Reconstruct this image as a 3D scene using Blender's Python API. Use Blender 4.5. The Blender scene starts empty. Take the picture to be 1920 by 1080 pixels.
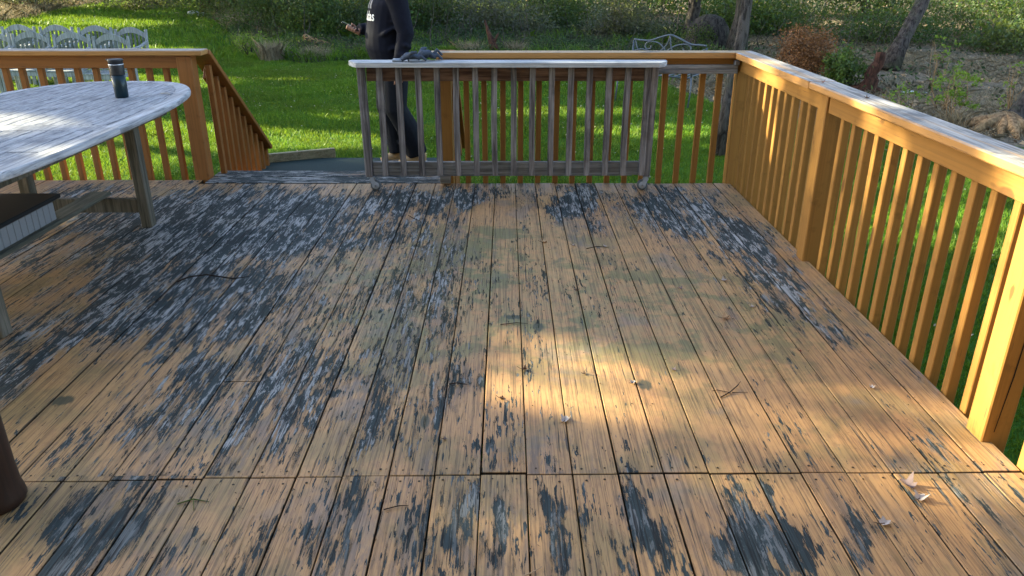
import bpy, bmesh, math, random
import numpy as np
from mathutils import Vector, Matrix, Euler
random.seed(7)
RNG = np.random.default_rng(11)
S = bpy.context.scene
COL = S.collection

# ------------------------------------------------------------------ camera
cam_d = bpy.data.cameras.new('camera'); cam = bpy.data.objects.new('camera', cam_d); COL.objects.link(cam)
F_PX, PITCH, YAW, ROLL, CAM_H = 1437.5, math.radians(23.0), math.radians(.39), math.radians(.02), 1.467
cam_d.sensor_width = 36.0; cam_d.lens = F_PX/1920*36.0; cam_d.clip_end = 600; cam_d.clip_start = .05
fw = Vector((math.sin(YAW)*math.cos(PITCH), math.cos(YAW)*math.cos(PITCH), -math.sin(PITCH)))
rt = Vector((math.cos(YAW), -math.sin(YAW), 0)); up = rt.cross(fw)
rt2 = math.cos(ROLL)*rt+math.sin(ROLL)*up; up2 = -math.sin(ROLL)*rt+math.cos(ROLL)*up
cam.matrix_world = Matrix(((rt2.x, up2.x, -fw.x, 0), (rt2.y, up2.y, -fw.y, 0), (rt2.z, up2.z, -fw.z, CAM_H), (0, 0, 0, 1)))
S.camera = cam

# ------------------------------------------------------------------ light
SUN_EL = math.radians(21.2); SUN_A = (-.935, .355)        # horizontal direction towards the sun
W = bpy.data.worlds.new('World'); S.world = W; W.use_nodes = True
wn = W.node_tree.nodes; bg = wn['Background']
sky = wn.new('ShaderNodeTexSky'); sky.sky_type = 'NISHITA'; sky.sun_disc = False
sky.sun_elevation = SUN_EL; sky.sun_rotation = math.atan2(SUN_A[0], SUN_A[1])
hs = wn.new('ShaderNodeHueSaturation'); hs.inputs['Saturation'].default_value = .92
W.node_tree.links.new(sky.outputs[0], hs.inputs['Color']); W.node_tree.links.new(hs.outputs[0], bg.inputs[0]); bg.inputs[1].default_value = .105
sd = bpy.data.lights.new('sun', 'SUN'); sd.energy = 5.0; sd.angle = math.radians(.5); sd.color = (1, .88, .56)
sun = bpy.data.objects.new('sun', sd); COL.objects.link(sun)
sdir = Vector((SUN_A[0]*math.cos(SUN_EL), SUN_A[1]*math.cos(SUN_EL), math.sin(SUN_EL)))
sun.rotation_euler = sdir.to_track_quat('Z', 'Y').to_euler(); sun.location = (-20, 8, 12)
S.view_settings.view_transform = 'Standard'; S.view_settings.look = 'None'
S.view_settings.exposure = 2.5; S.view_settings.gamma = 1.0

# ------------------------------------------------------------------ node helpers
class NT:
    def __init__(s, name, rough=.8, spec=.3):
        s.m = bpy.data.materials.new(name); s.m.use_nodes = True; s.t = s.m.node_tree
        s.b = s.t.nodes['Principled BSDF']; s.b.inputs['Roughness'].default_value = rough
        s.b.inputs['Specular IOR Level'].default_value = spec
        s.g = None
    def n(s, ty, **k):
        x = s.t.nodes.new(ty)
        for a, v in k.items(): setattr(x, a, v)
        return x
    def put(s, sock, v):
        if v is None: return
        if isinstance(v, bpy.types.NodeSocket): s.t.links.new(v, sock)
        else:
            if hasattr(v, '__len__') and len(v) == 3 and sock.type == 'RGBA': v = (*v, 1)
            sock.default_value = v
    def geo(s, o='Position'):
        if not s.g: s.g = s.n('ShaderNodeNewGeometry')
        return s.g.outputs[o]
    def obj(s): return s.n('ShaderNodeTexCoord').outputs['Object']
    def orand(s): return s.n('ShaderNodeObjectInfo').outputs['Random']
    def m_(s, op, a, b=None, c=None, clamp=False):
        x = s.n('ShaderNodeMath', operation=op, use_clamp=clamp)
        s.put(x.inputs[0], a); s.put(x.inputs[1], b); s.put(x.inputs[2], c); return x.outputs[0]
    def v_(s, op, a, b=None, o=0):
        x = s.n('ShaderNodeVectorMath', operation=op); s.put(x.inputs[0], a); s.put(x.inputs[1], b)
        return x.outputs[1] if op in ('LENGTH', 'DISTANCE', 'DOT_PRODUCT') else x.outputs[0]
    def xyz(s, v): return s.n('ShaderNodeSeparateXYZ'), v
    def sep(s, v):
        x = s.n('ShaderNodeSeparateXYZ'); s.put(x.inputs[0], v); return x.outputs
    def comb(s, a, b, c):
        x = s.n('ShaderNodeCombineXYZ'); s.put(x.inputs[0], a); s.put(x.inputs[1], b); s.put(x.inputs[2], c); return x.outputs[0]
    def noise(s, v, scale=1, det=4, rough=.55, dist=0, col=False):
        x = s.n('ShaderNodeTexNoise'); s.put(x.inputs['Vector'], v); x.inputs['Scale'].default_value = scale
        x.inputs['Detail'].default_value = det; x.inputs['Roughness'].default_value = rough; x.inputs['Distortion'].default_value = dist
        return x.outputs[1 if col else 0]
    def ss(s, v, a, b, lo=0, hi=1):
        x = s.n('ShaderNodeMapRange', interpolation_type='SMOOTHSTEP'); s.put(x.inputs[0], v)
        s.put(x.inputs[1], a); s.put(x.inputs[2], b); x.inputs[3].default_value = lo; x.inputs[4].default_value = hi
        return x.outputs[0]
    def mix(s, f, a, b, bl='MIX'):
        x = s.n('ShaderNodeMix', data_type='RGBA', blend_type=bl); s.put(x.inputs[0], f); s.put(x.inputs[6], a); s.put(x.inputs[7], b); return x.outputs[2]
    def white(s, v):
        x = s.n('ShaderNodeTexWhiteNoise', noise_dimensions='1D'); s.put(x.inputs['W'], v); return x.outputs[0]
    def col(s, c): s.put(s.b.inputs['Base Color'], c)
    def bump(s, h, st=.5, d=.002):
        x = s.n('ShaderNodeBump'); x.inputs['Strength'].default_value = st; x.inputs['Distance'].default_value = d
        s.put(x.inputs['Height'], h); s.put(s.b.inputs['Normal'], x.outputs[0])
    def blob(s, p, cx, cy, rx, ry, amp=1.):
        """soft round patch around a place, 1 in its middle"""
        q = s.v_('MULTIPLY', s.v_('SUBTRACT', p, (cx, cy, 0)), (1/rx, 1/ry, 0))
        l = s.v_('LENGTH', q)
        return s.m_('MULTIPLY', s.ss(l, 1.25, .25), amp)

BW, BX0 = .1428, 1.487            # deck board pitch, one joint line
SEAM = 1.97
def mat_deck(name='deck_paint', along='Y'):
    n = NT(name, .62, .35); P = n.geo()
    x, y, z = n.sep(P)
    if along == 'X':
        lx, ly = y, x
        bid = n.m_('FLOOR', n.m_('DIVIDE', n.m_('SUBTRACT', y, 5.395), .172))
        seed = n.white(n.m_('ADD', bid, 300.5))
    else:
        lx, ly = x, y
        bid = n.m_('FLOOR', n.m_('DIVIDE', n.m_('SUBTRACT', x, BX0), BW))
        row = n.m_('GREATER_THAN', y, SEAM+.0)
        seed = n.white(n.m_('ADD', n.m_('ADD', bid, n.m_('MULTIPLY', row, 77)), .5))
    off = n.m_('MULTIPLY', seed, 37.)
    def gv(a, b): return n.comb(n.m_('MULTIPLY', lx, a), n.m_('MULTIPLY', ly, b), off)
    big = n.noise(n.v_('ADD', P, (3.1, 0, 0)), 1.5, 3, .5)
    # where the old coat shows: patches seen in the photograph
    blobs = [(-1.75, 4.5, 1.25, 1.15, 1.0), (-1.5, 3.4, .85, .95, .72), (-.55, 4.3, .45, .8, .55), (-.62, 2.75, .5, .7, .36), (-2.2, 2.6, .7, .8, .5), (-.75, 4.9, .5, .7, .7), (-1.1, 2.45, .45, .6, .62), (-2.8, 4.9, .8, .7, .5),
             (-.45, 3.3, .4, .8, .42), (-.25, 5.1, .35, .35, .55), (.42, 4.85, .2, .6, .8), (.62, 5.05, .25, .35, .6), (1.12, 4.75, .42, .7, .78), (1.32, 3.95, .26, .95, .72), (1.15, 3.3, .12, .5, .4), (1.4, 3.1, .15, .5, .4),
             (-.42, 2.45, .3, .6, .42), (-.25, 2.4, .1, .5, .5), (-.22, 1.6, .1, .35, .45), (-1.2, 1.75, .25, .3, .7), (.12, 1.75, .05, .3, .6), (.36, 1.7, .07, .28, .85), (.72, 1.62, .11, .32, .95),
             (1.0, 1.75, .12, .25, .6), (-1.75, 2.9, .5, .6, .35), (-1.35, 2.2, .3, .35, .55), (-.1, 1.7, .07, .3, .55), (-.5, 1.75, .15, .3, .5), (-.65, 1.6, .12, .3, .3), (1.35, 2.0, .2, .3, .2), (-.9, 1.6, .2, .3, .35), (.2, 2.35, .25, .3, .12)]
    neg = [(.35, 2.7, .55, .6, .5), (1.1, 2.55, .5, .55, .4), (.0, 4.2, .3, .9, .22), (.62, 3.6, .35, .9, .2)]
    Lm = None
    wv = n.noise(n.comb(n.m_('MULTIPLY', x, 3.2), n.m_('MULTIPLY', y, 1.5), n.m_('MULTIPLY', seed, 2.5)), 1, 4, .6, 0, True)
    PW = n.v_('ADD', P, n.v_('MULTIPLY', n.v_('SUBTRACT', wv, (.5, .5, .5)), (.55, 1.3, 0)))
    for b in blobs:
        o = n.blob(PW, *b[:4], b[4]); Lm = o if Lm is None else n.m_('MAXIMUM', Lm, o)
    for b in neg: Lm = n.m_('SUBTRACT', Lm, n.blob(P, *b[:4], b[4]))
    if along == 'X': Lm = n.m_('ADD', Lm, .75)
    brd = n.m_('MULTIPLY', n.m_('SUBTRACT', seed, .45), .30)
    W_ = n.m_('ADD', n.m_('ADD', Lm, brd), n.m_('MULTIPLY', n.m_('SUBTRACT', big, .5), .9))
    # flakes stretched along the grain
    f1 = n.noise(gv(40, 4.0), 1, 8, .76, .30); f2 = n.noise(gv(85, 10), 1, 4, .65, .2); f3 = n.noise(gv(8, 2.2), 1, 4, .6, .3)
    fl = n.m_('ADD', n.m_('MULTIPLY', f1, .62), n.m_('ADD', n.m_('MULTIPLY', f2, .18), n.m_('MULTIPLY', f3, .36)))
    thr = n.m_('SUBTRACT', .698, n.m_('MULTIPLY', W_, .245))
    d = n.m_('SUBTRACT', fl, thr)
    wear = n.ss(d, 0, .022)
    # a second crop of small chips
    c1 = n.noise(gv(85, 12), 1, 5, .6, .3); cm = n.noise(gv(10, 2.0), 1, 3, .6)
    chips = n.ss(n.m_('ADD', c1, n.m_('ADD', n.m_('MULTIPLY', n.m_('SUBTRACT', cm, .5), .55), n.m_('ADD', n.m_('MULTIPLY', W_, .11), n.blob(P, -.35, 2.9, 1.1, 1.3, .035)))), .648, .657)
    wear = n.m_('MAXIMUM', wear, chips)
    lip = n.m_('MULTIPLY', n.ss(d, -.02, 0), n.ss(d, .012, 0))       # raised curled lip round each flake
    # under the top coat: slate coat, pale weathered wood and bits of peach
    g1 = n.noise(gv(52, 9), 1, 7, .75, .5); g2 = n.noise(gv(13, 3), 1, 5, .65, .3)
    pale_m = n.m_('MULTIPLY', n.ss(n.m_('ADD', g1, n.m_('MULTIPLY', g2, .5)), .770, .800), n.m_('MULTIPLY', n.ss(W_, .1, .7, .35, 1), n.ss(n.m_('ADD', y, n.m_('MULTIPLY', big, .6)), 2.0, 2.6, .35, 1)))
    slate = n.mix(g2, (.016, .026, .029), (.056, .078, .085))
    moss = n.m_('ADD', n.m_('ADD', n.blob(P, -.35, 3.5, .9, 1.1), n.blob(P, .75, 3.2, .8, .7), clamp=True), n.blob(P, .1, 4.2, .5, .5, .5), clamp=True)
    slate = n.mix(n.m_('MULTIPLY', moss, .8), slate, (.045, .050, .03))
    pale = n.mix(g2, (.22, .225, .225), (.44, .45, .45))
    under = n.mix(pale_m, slate, pale)
    grain = n.noise(gv(150, 3.2), 1, 3, .6)
    under = n.mix(n.ss(grain, .53, .62, 0, .8), under, (.012, .014, .016))
    # top coat
    dirt = n.noise(n.v_('ADD', P, (9, 4, 0)), 3.2, 5, .6, .4)
    dirt2 = n.noise(n.v_('ADD', P, (1, 14, 0)), 14, 4, .6)
    top = n.mix(n.noise(gv(6, 1.2), 1, 4, .6), (.38, .205, .080), (.50, .30, .130))
    top = n.mix(n.m_('MULTIPLY', n.m_('SUBTRACT', seed, .3), .35, clamp=True), top, (.32, .15, .07))
    top = n.mix(n.m_('MULTIPLY', n.ss(dirt, .42, .75), .34), top, (.17, .155, .085))
    top = n.mix(n.m_('MULTIPLY', n.ss(n.m_('ADD', dirt, n.m_('MULTIPLY', dirt2, .3)), .62, .74), n.m_('ADD', .28, n.m_('MULTIPLY', moss, .5))), top, (.11, .125, .05))
    pebble = n.noise(gv(70, 16), 1, 4, .7)
    gaz = n.noise(n.comb(x, y, 4.), 2.6, 4, .6, .5)                       # grey scuffed haze patches
    top = n.mix(n.ss(n.m_('ADD', gaz, n.m_('MULTIPLY', pebble, .12)), .64, .78, 0, .55), top, (.17, .155, .14))
    top = n.mix(n.ss(pebble, .48, .66, 0, .42), top, (.22, .12, .07))
    top = n.mix(n.m_('MULTIPLY', n.m_('MULTIPLY', moss, .38), n.ss(dirt2, .35, .6)), top, (.20, .20, .085))
    # thin mauve-grey film where the coat is nearly gone, mottled right down the grain
    dl = n.noise(gv(5, 1.1), 1, 4, .6); dl2 = n.noise(gv(46, 7), 1, 5, .7)
    dull = n.m_('MULTIPLY', n.ss(n.m_('ADD', n.m_('MULTIPLY', W_, .30), dl), .56, .72), n.ss(dl2, .42, .54))
    top = n.mix(n.m_('MULTIPLY', dull, .62), top, (.125, .105, .098))
    # hairline cracks in the top coat
    cr = n.noise(gv(110, 3.6), 1, 4, .62, .25); crm = n.noise(gv(9, 1.6), 1, 3, .6)
    crack = n.m_('MULTIPLY', n.ss(cr, n.m_('SUBTRACT', .66, n.m_('MULTIPLY', n.m_('ADD', crm, n.m_('MULTIPLY', W_, .25)), .15)), .66), n.ss(crm, .34, .50))
    top = n.mix(n.m_('MULTIPLY', crack, .88), top, (.035, .028, .02))
    top = n.mix(n.m_('MULTIPLY', lip, .22), top, (.75, .55, .38))
    c = n.mix(wear, top, under)
    gl = n.noise(gv(170, 2.2), 1, 3, .65, .15); gl2 = n.noise(gv(60, 1.3), 1, 4, .6, .2)
    c = n.mix(n.ss(gl, .48, .60, 0, .5), c, n.mix(.78, c, (.012, .010, .008)))
    c = n.mix(n.ss(gl2, .54, .62, 0, .30), c, n.mix(.7, c, (.015, .013, .010)))
    # a few dark knots
    for kx, ky, rx, ry in [(.135, 3.02, .03, .05), (.03, 3.12, .05, .03), (-.285, 2.27, .022, .05), (.52, 2.52, .03, .05), (-1.62, 2.42, .05, .04)]:
        l = n.v_('LENGTH', n.v_('MULTIPLY', n.v_('SUBTRACT', P, (kx, ky, 0)), (1/rx, 1/ry, 0)))
        l = n.m_('ADD', l, n.m_('MULTIPLY', n.m_('SUBTRACT', f2, .5), 1.2))
        c = n.mix(n.ss(l, 1.0, .6, 0, .85), c, (.035, .045, .03))
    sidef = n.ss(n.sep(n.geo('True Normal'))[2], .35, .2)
    c = n.mix(n.m_('MULTIPLY', sidef, .88), c, (.018, .013, .009))      # board sides darkened: joint grime plus the shade of the gaps
    n.col(c)
    n.put(n.b.inputs['Roughness'], n.mix(wear, n.mix(dirt, (.40,)*3, (.60,)*3), (.72,)*3))
    n.put(n.b.inputs['Specular IOR Level'], n.m_('SUBTRACT', .38, n.m_('MULTIPLY', wear, .20)))
    h = n.m_('SUBTRACT', n.m_('MULTIPLY', n.m_('SUBTRACT', 1, wear), 1.0), n.m_('MULTIPLY', crack, 1.0))
    h = n.m_('ADD', h, n.m_('MULTIPLY', lip, 1.0)); h = n.m_('SUBTRACT', h, n.m_('MULTIPLY', n.m_('MULTIPLY', n.ss(grain, .5, .66), wear), .9))
    h = n.m_('ADD', h, n.m_('MULTIPLY', n.noise(gv(40, 3), 1, 4, .6), .8))
    n.bump(h, .85, .0016)
    return n.m

def mat_stain(name, c1=(.29, .142, .034), c2=(.40, .205, .050), ax=2, wear=.1):
    """orange solid stain on timber, grain along axis ax"""
    n = NT(name, .5, .35); P = n.geo(); o = n.orand()
    sc = [26, 26, 26]; sc[ax] = 1.6
    v = n.v_('ADD', n.v_('MULTIPLY', P, tuple(sc)), n.comb(n.m_('MULTIPLY', o, 50), 0, 0))
    g = n.noise(v, 1, 5, .6, .3); b = n.noise(P, 5, 4, .6)
    c = n.mix(g, c1, c2); c = n.mix(n.m_('MULTIPLY', o, .45), c, tuple(v*.75 for v in c1))
    kn = n.noise(n.v_('MULTIPLY', P, tuple(11 if i != ax else 5 for i in range(3))), 1, 2, .5, .2); c = n.mix(n.ss(kn, .70, .76, 0, .7), c, (.07, .03, .012))
    c = n.mix(n.ss(b, .55, .8, 0, .35), c, tuple(v*.55 for v in c1))
    dr = n.noise(n.v_('ADD', P, (5, 2, 7)), 9, 5, .65, .4); c = n.mix(n.ss(dr, .56, .72, 0, .4), c, tuple(v*.4 for v in c1))
    sc3 = [70, 70, 70]; sc3[ax] = 1.2; st = n.noise(n.v_('MULTIPLY', P, tuple(sc3)), 1, 4, .6); c = n.mix(n.ss(st, .48, .66, 0, .38), c, tuple(v*.5 for v in c1))
    sc2 = [120, 120, 120]; sc2[ax] = 5
    k = n.noise(n.v_('MULTIPLY', P, tuple(sc2)), 1, 3, .6)
    c = n.mix(n.ss(k, .68-wear*.3, .72, 0, .7), c, (.09, .05, .03)); n.col(c)
    n.bump(n.m_('ADD', g, n.m_('MULTIPLY', k, .5)), .35, .0015)
    return n.m

def mat_cap(name, ax, tan=False):
    """handrail board: top weathered grey, sides still stained"""
    n = NT(name, .6, .3); P = n.geo(); nz = n.sep(n.geo('Normal'))[2]
    sc = [60, 60, 60]; sc[ax] = 3.2
    v = n.v_('MULTIPLY', P, tuple(sc)); g = n.noise(v, 1, 5, .65, .3); b = n.noise(P, 6, 4, .6, .3)
    sc[ax] = 1.4; w = n.noise(n.v_('MULTIPLY', P, tuple(s*.35 for s in sc)), 1, 5, .6, .3)
    ora = n.mix(g, (.34, .165, .045), (.48, .27, .10))
    gr = n.mix(g, (.28, .19, .10), (.50, .38, .24)) if tan else n.mix(n.ss(g, .3, .7), (.13, .125, .125), (.50, .48, .46)); gr = n.mix(n.ss(b, .55, .7, 0, .7), gr, (.10, .10, .105))
    gr = n.mix(n.ss(w, .55, .63, 0, .75), gr, (.42, .26, .13))
    m = n.m_('MULTIPLY', n.ss(nz, .6, .85), n.ss(n.m_('ADD', w, n.m_('MULTIPLY', g, .25)), .40, .50, .5, 1))
    c = n.mix(m, ora, gr)
    k = n.noise(n.v_('MULTIPLY', P, tuple(260 if i != ax else 6 for i in range(3))), 1, 3, .6)
    n.col(n.mix(n.ss(k, .6, .68, 0, .65), c, (.05, .045, .04)))
    n.bump(n.m_('ADD', g, k), .5, .0015)
    return n.m

def mat_grey(name, ax=2, lo=(.085, .082, .088), hi=(.30, .30, .315), tint=None, local=False, rough=.75, k_amt=.6, st=2.0, sx=38):
    """bare timber gone silver grey"""
    n = NT(name, rough, .25); P = n.obj() if local else n.geo(); o = n.orand()
    sc = [sx, sx, sx]; sc[ax] = st
    v = n.v_('ADD', n.v_('MULTIPLY', P, tuple(sc)), n.comb(n.m_('MULTIPLY', o, 40), n.m_('MULTIPLY', o, 17), 0))
    g = n.noise(v, 1, 6, .65, .6); b = n.noise(P, 4.5, 4, .6, .3)
    c = n.mix(n.ss(g, .3, .7), lo, hi)
    c = n.mix(n.ss(b, .5, .75, 0, .6), c, tint or lo)
    sc = [200, 200, 200]; sc[ax] = 5
    k = n.noise(n.v_('MULTIPLY', P, tuple(sc)), 1, 3, .6)
    c = n.mix(n.ss(k, .56, .68, 0, k_amt), c, tuple(v*.35 for v in lo)); n.col(c)
    n.bump(n.m_('ADD', g, k), .6, .0018)
    return n.m

def mat_plain(name, c, rough=.6, spec=.4, metal=0, var=.25, scale=30, bump=.2):
    n = NT(name, rough, spec); P = n.obj(); g = n.noise(P, scale, 4, .6)
    n.col(n.mix(g, tuple(v*(1-var) for v in c), tuple(min(1, v*(1+var)) for v in c)))
    n.b.inputs['Metallic'].default_value = metal
    if bump: n.bump(g, bump, .002)
    return n.m

def mat_leaf(name, c1, c2, c3=None, trans=.35, rough=.55):
    n = NT(name, rough, .3); r = n.geo('Random Per Island'); P = n.geo()
    c = n.mix(r, c1, c2)
    if c3: c = n.mix(n.ss(n.noise(P, .9, 3, .6), .42, .62), c, n.mix(r, c3, tuple(v*.6 for v in c3)))
    c = n.mix(n.ss(n.white(n.m_('MULTIPLY', r, 91)), .8, 1, 0, .5), c, tuple(min(1, v*1.35) for v in c2))
    n.col(c)
    tr = n.n('ShaderNodeBsdfTranslucent'); n.put(tr.inputs[0], n.mix(.5, c, (.25, .3, .02) if trans > .3 else c))
    ms = n.n('ShaderNodeMixShader'); ms.inputs[0].default_value = trans
    n.t.links.new(n.b.outputs[0], ms.inputs[1]); n.t.links.new(tr.outputs[0], ms.inputs[2])
    n.t.links.new(ms.outputs[0], n.t.nodes['Material Output'].inputs[0])
    return n.m

def mat_bark(name, c1, c2, sc=9):
    n = NT(name, .9, .15); P = n.geo()
    g = n.noise(n.v_('MULTIPLY', P, (sc*2.2, sc*2.2, sc*.5)), 1, 6, .65, .8); h = n.noise(P, sc*6, 4, .6)
    m = n.ss(n.noise(P, 3, 3, .6), .5, .66, 0, .35)
    c = n.mix(n.ss(g, .35, .62), c1, c2); c = n.mix(m, c, (.07, .085, .05)); n.col(c)
    n.bump(n.m_('ADD', g, n.m_('MULTIPLY', h, .3)), .9, .03)
    return n.m

# ------------------------------------------------------------------ mesh helpers
class MB:
    def __init__(s): s.v = []; s.f = []
    def add(s, V, Fc):
        o = len(s.v); s.v += [tuple(p) for p in V]; s.f += [tuple(i+o for i in f) for f in Fc]; return s
    def box(s, c, d, ch=.003, R=None):
        """box with chamfered edges; c centre, d full size, R rotation matrix"""
        h = [x/2 for x in d]; ch = min(ch, min(h)*.45)
        V = []; idx = {}
        for sx in (-1, 1):
            for sy in (-1, 1):
                for sz in (-1, 1):
                    for a in range(3):
                        p = [sx*(h[0]-ch), sy*(h[1]-ch), sz*(h[2]-ch)]; p[a] = (sx, sy, sz)[a]*h[a]
                        idx[(sx, sy, sz, a)] = len(V); V.append(Vector(p))
        Fc = []
        for a in range(3):
            b, c_ = (a+1) % 3, (a+2) % 3
            for sg in (-1, 1):
                q = []
                for (p, r) in ((-1, -1), (1, -1), (1, 1), (-1, 1)):
                    k = [0, 0, 0]; k[a] = sg; k[b] = p; k[c_] = r; q.append(idx[(*k, a)])
                Fc.append(q if sg > 0 else q[::-1])
        for a in range(3):
            b, c_ = (a+1) % 3, (a+2) % 3
            for p in (-1, 1):
                for r in (-1, 1):
                    k0 = [0, 0, 0]; k0[b] = p; k0[c_] = r; k0[a] = -1; k1 = list(k0); k1[a] = 1
                    q = [idx[(*k0, b)], idx[(*k1, b)], idx[(*k1, c_)], idx[(*k0, c_)]]
                    Fc.append(q if p*r < 0 else q[::-1])
        for sx in (-1, 1):
            for sy in (-1, 1):
                for sz in (-1, 1):
                    q = [idx[(sx, sy, sz, a)] for a in range(3)]
                    Fc.append(q if sx*sy*sz > 0 else q[::-1])
        if R is not None: V = [R @ p for p in V]
        c = Vector(c); return s.add([p+c for p in V], Fc)
    def bar(s, a, b, w, t, ch=.003, upv=(0, 0, 1)):
        """rectangular timber from a to b; w across, t in the up direction"""
        a, b = Vector(a), Vector(b); d = (b-a); L = d.length; y = d.normalized(); u = Vector(upv)
        x = y.cross(u).normalized(); z = x.cross(y)
        R = Matrix((x, y, z)).transposed()
        return s.box((a+b)/2, (w, L, t), ch, R)
    def tube(s, pts, r, n=8, cap=True, flat=None):
        pts = [Vector(p) for p in pts]; m = len(pts)
        rr = r if hasattr(r, '__len__') else [r]*m
        T = [(pts[min(i+1, m-1)]-pts[max(i-1, 0)]).normalized() for i in range(m)]
        ref = Vector((0, 0, 1)) if abs(T[0].z) < .9 else Vector((1, 0, 0))
        x = T[0].cross(ref).normalized(); V = []
        for i in range(m):
            x = (x-T[i]*x.dot(T[i])).normalized(); y = T[i].cross(x)
            q = rr[i]; qa, qb = q if hasattr(q, '__len__') else (q, q)
            for k in range(n):
                a = 2*math.pi*k/n; V.append(pts[i]+x*math.cos(a)*qa+y*math.sin(a)*qb)
        Fc = [(i*n+k, i*n+(k+1) % n, (i+1)*n+(k+1) % n, (i+1)*n+k) for i in range(m-1) for k in range(n)]
        if cap: Fc += [tuple(range(n))[::-1], tuple((m-1)*n+k for k in range(n))]
        return s.add(V, Fc)
    def loft(s, rings):
        """rings: list of equal-length point lists"""
        n = len(rings[0]); m = len(rings); V = [p for r in rings for p in r]
        Fc = [(i*n+k, i*n+(k+1) % n, (i+1)*n+(k+1) % n, (i+1)*n+k) for i in range(m-1) for k in range(n)]
        Fc += [tuple(range(n))[::-1], tuple((m-1)*n+k for k in range(n))]
        return s.add(V, Fc)
    def lathe(s, prof, c=(0, 0, 0), n=24):
        V = [(c[0]+r*math.cos(2*math.pi*k/n), c[1]+r*math.sin(2*math.pi*k/n), c[2]+z) for r, z in prof for k in range(n)]
        m = len(prof); Fc = [(i*n+k, i*n+(k+1) % n, (i+1)*n+(k+1) % n, (i+1)*n+k) for i in range(m-1) for k in range(n)]
        Fc += [tuple(range(n))[::-1], tuple((m-1)*n+k for k in range(n))]
        return s.add(V, Fc)
    def prism(s, poly, z0, z1, ch=0):
        n = len(poly); V = [(x, y, z0) for x, y in poly]
        if ch:
            c = Vector((sum(p[0] for p in poly)/n, sum(p[1] for p in poly)/n))
            inn = []
            for i, p in enumerate(poly):
                a, b = Vector(poly[i-1]), Vector(poly[(i+1) % n]); d = (b-a).normalized(); nn = Vector((-d.y, d.x)); inn.append((p[0]+nn.x*ch, p[1]+nn.y*ch))
            V += [(x, y, z1-ch) for x, y in poly]+[(x, y, z1) for x, y in inn]; L = 3
        else: V += [(x, y, z1) for x, y in poly]; L = 2
        Fc = [(l*n+k, l*n+(k+1) % n, (l+1)*n+(k+1) % n, (l+1)*n+k) for l in range(L-1) for k in range(n)]
        Fc += [tuple(range(n))[::-1], tuple((L-1)*n+k for k in range(n))]
        return s.add(V, Fc)
    def mesh(s, name, mat=None, smooth=False):
        me = bpy.data.meshes.new(name); me.from_pydata([tuple(p) for p in s.v], [], s.f); me.update()
        if mat: me.materials.append(mat)
        if smooth: me.polygons.foreach_set('use_smooth', [True]*len(me.polygons))
        return me
def link(name, me, parent=None, loc=None, rot=None):
    o = bpy.data.objects.new(name, me); COL.objects.link(o)
    if loc is not None: o.location = loc
    if rot is not None: o.rotation_euler = rot
    if parent is not None:
        o.parent = parent
        if parent.get('_w'): o.matrix_parent_inverse = Matrix.Translation(parent.location).inverted()
        if o.get('category'): pass
    return o
def part(name, mb, mat, parent, smooth=False, loc=None, rot=None): return link(name, mb.mesh(name, mat, smooth), parent, loc, rot)
def tag(o, label=None, cat=None, group=None, kind=None):
    if label: o['label'] = label
    if cat: o['category'] = cat
    if group: o['group'] = group
    if kind: o['kind'] = kind
    return o
def thing(name, label, cat, loc=(0, 0, 0), group=None, world=True, rotz=0):
    o = bpy.data.objects.new(name, None); COL.objects.link(o); o.location = loc; o.empty_display_size = .1
    o.rotation_euler.z = rotz
    if world: o['_w'] = 1
    return tag(o, label, cat, group)
def copy_tree(o, parent=None):
    c = o.copy(); COL.objects.link(c); c.parent = parent
    for ch in list(o.children): copy_tree(ch, c)
    return c
def remesh(mb, name, mat, voxel, smooth=4, parent=None, loc=None, factor=.5):
    """union of closed shapes as one continuous smooth skin"""
    o = bpy.data.objects.new('tmp', mb.mesh('tmp')); COL.objects.link(o)
    m = o.modifiers.new('r', 'REMESH'); m.mode = 'VOXEL'; m.voxel_size = voxel
    s_ = o.modifiers.new('s', 'SMOOTH'); s_.iterations = smooth; s_.factor = factor
    dg = bpy.context.evaluated_depsgraph_get(); me = bpy.data.meshes.new_from_object(o.evaluated_get(dg))
    bpy.data.objects.remove(o); me.name = name; me.materials.clear(); me.materials.append(mat)
    me.polygons.foreach_set('use_smooth', [True]*len(me.polygons))
    return link(name, me, parent, loc)
def npmesh(name, V, Fq, mat, k):
    """fast mesh from arrays, k corners per face"""
    me = bpy.data.meshes.new(name); nf = len(Fq)
    me.vertices.add(len(V)); me.vertices.foreach_set('co', V.astype(np.float32).ravel())
    me.loops.add(nf*k); me.loops.foreach_set('vertex_index', Fq.astype(np.int32).ravel())
    me.polygons.add(nf); me.polygons.foreach_set('loop_start', np.arange(0, nf*k, k, dtype=np.int32))
    me.update(calc_edges=True); me.materials.append(mat)
    return me
def leafcards(name, C, size, mat, aspect=.55, flat=.0):
    """one small rhombic leaf at every point of C (random tilt)"""
    n = len(C); a = RNG.normal(size=(n, 3)); a[:, 2] *= (1-flat); a /= np.linalg.norm(a, axis=1)[:, None]
    b = RNG.normal(size=(n, 3)); b[:, 2] *= (1-flat); b -= a*(a*b).sum(1)[:, None]; b /= np.linalg.norm(b, axis=1)[:, None]+1e-9
    s = (size*(.6+.8*RNG.random(n)))[:, None] if np.isscalar(size) else size[:, None]
    cx = np.cross(a, b)
    V = np.stack([C-a*s*.5, C+b*s*.5*aspect+cx*s*.08, C+a*s*.5, C-b*s*.5*aspect+cx*s*.08], 1).reshape(-1, 3)
    Fq = np.arange(4*n).reshape(n, 4)
    return npmesh(name, V, Fq, mat, 4)
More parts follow.
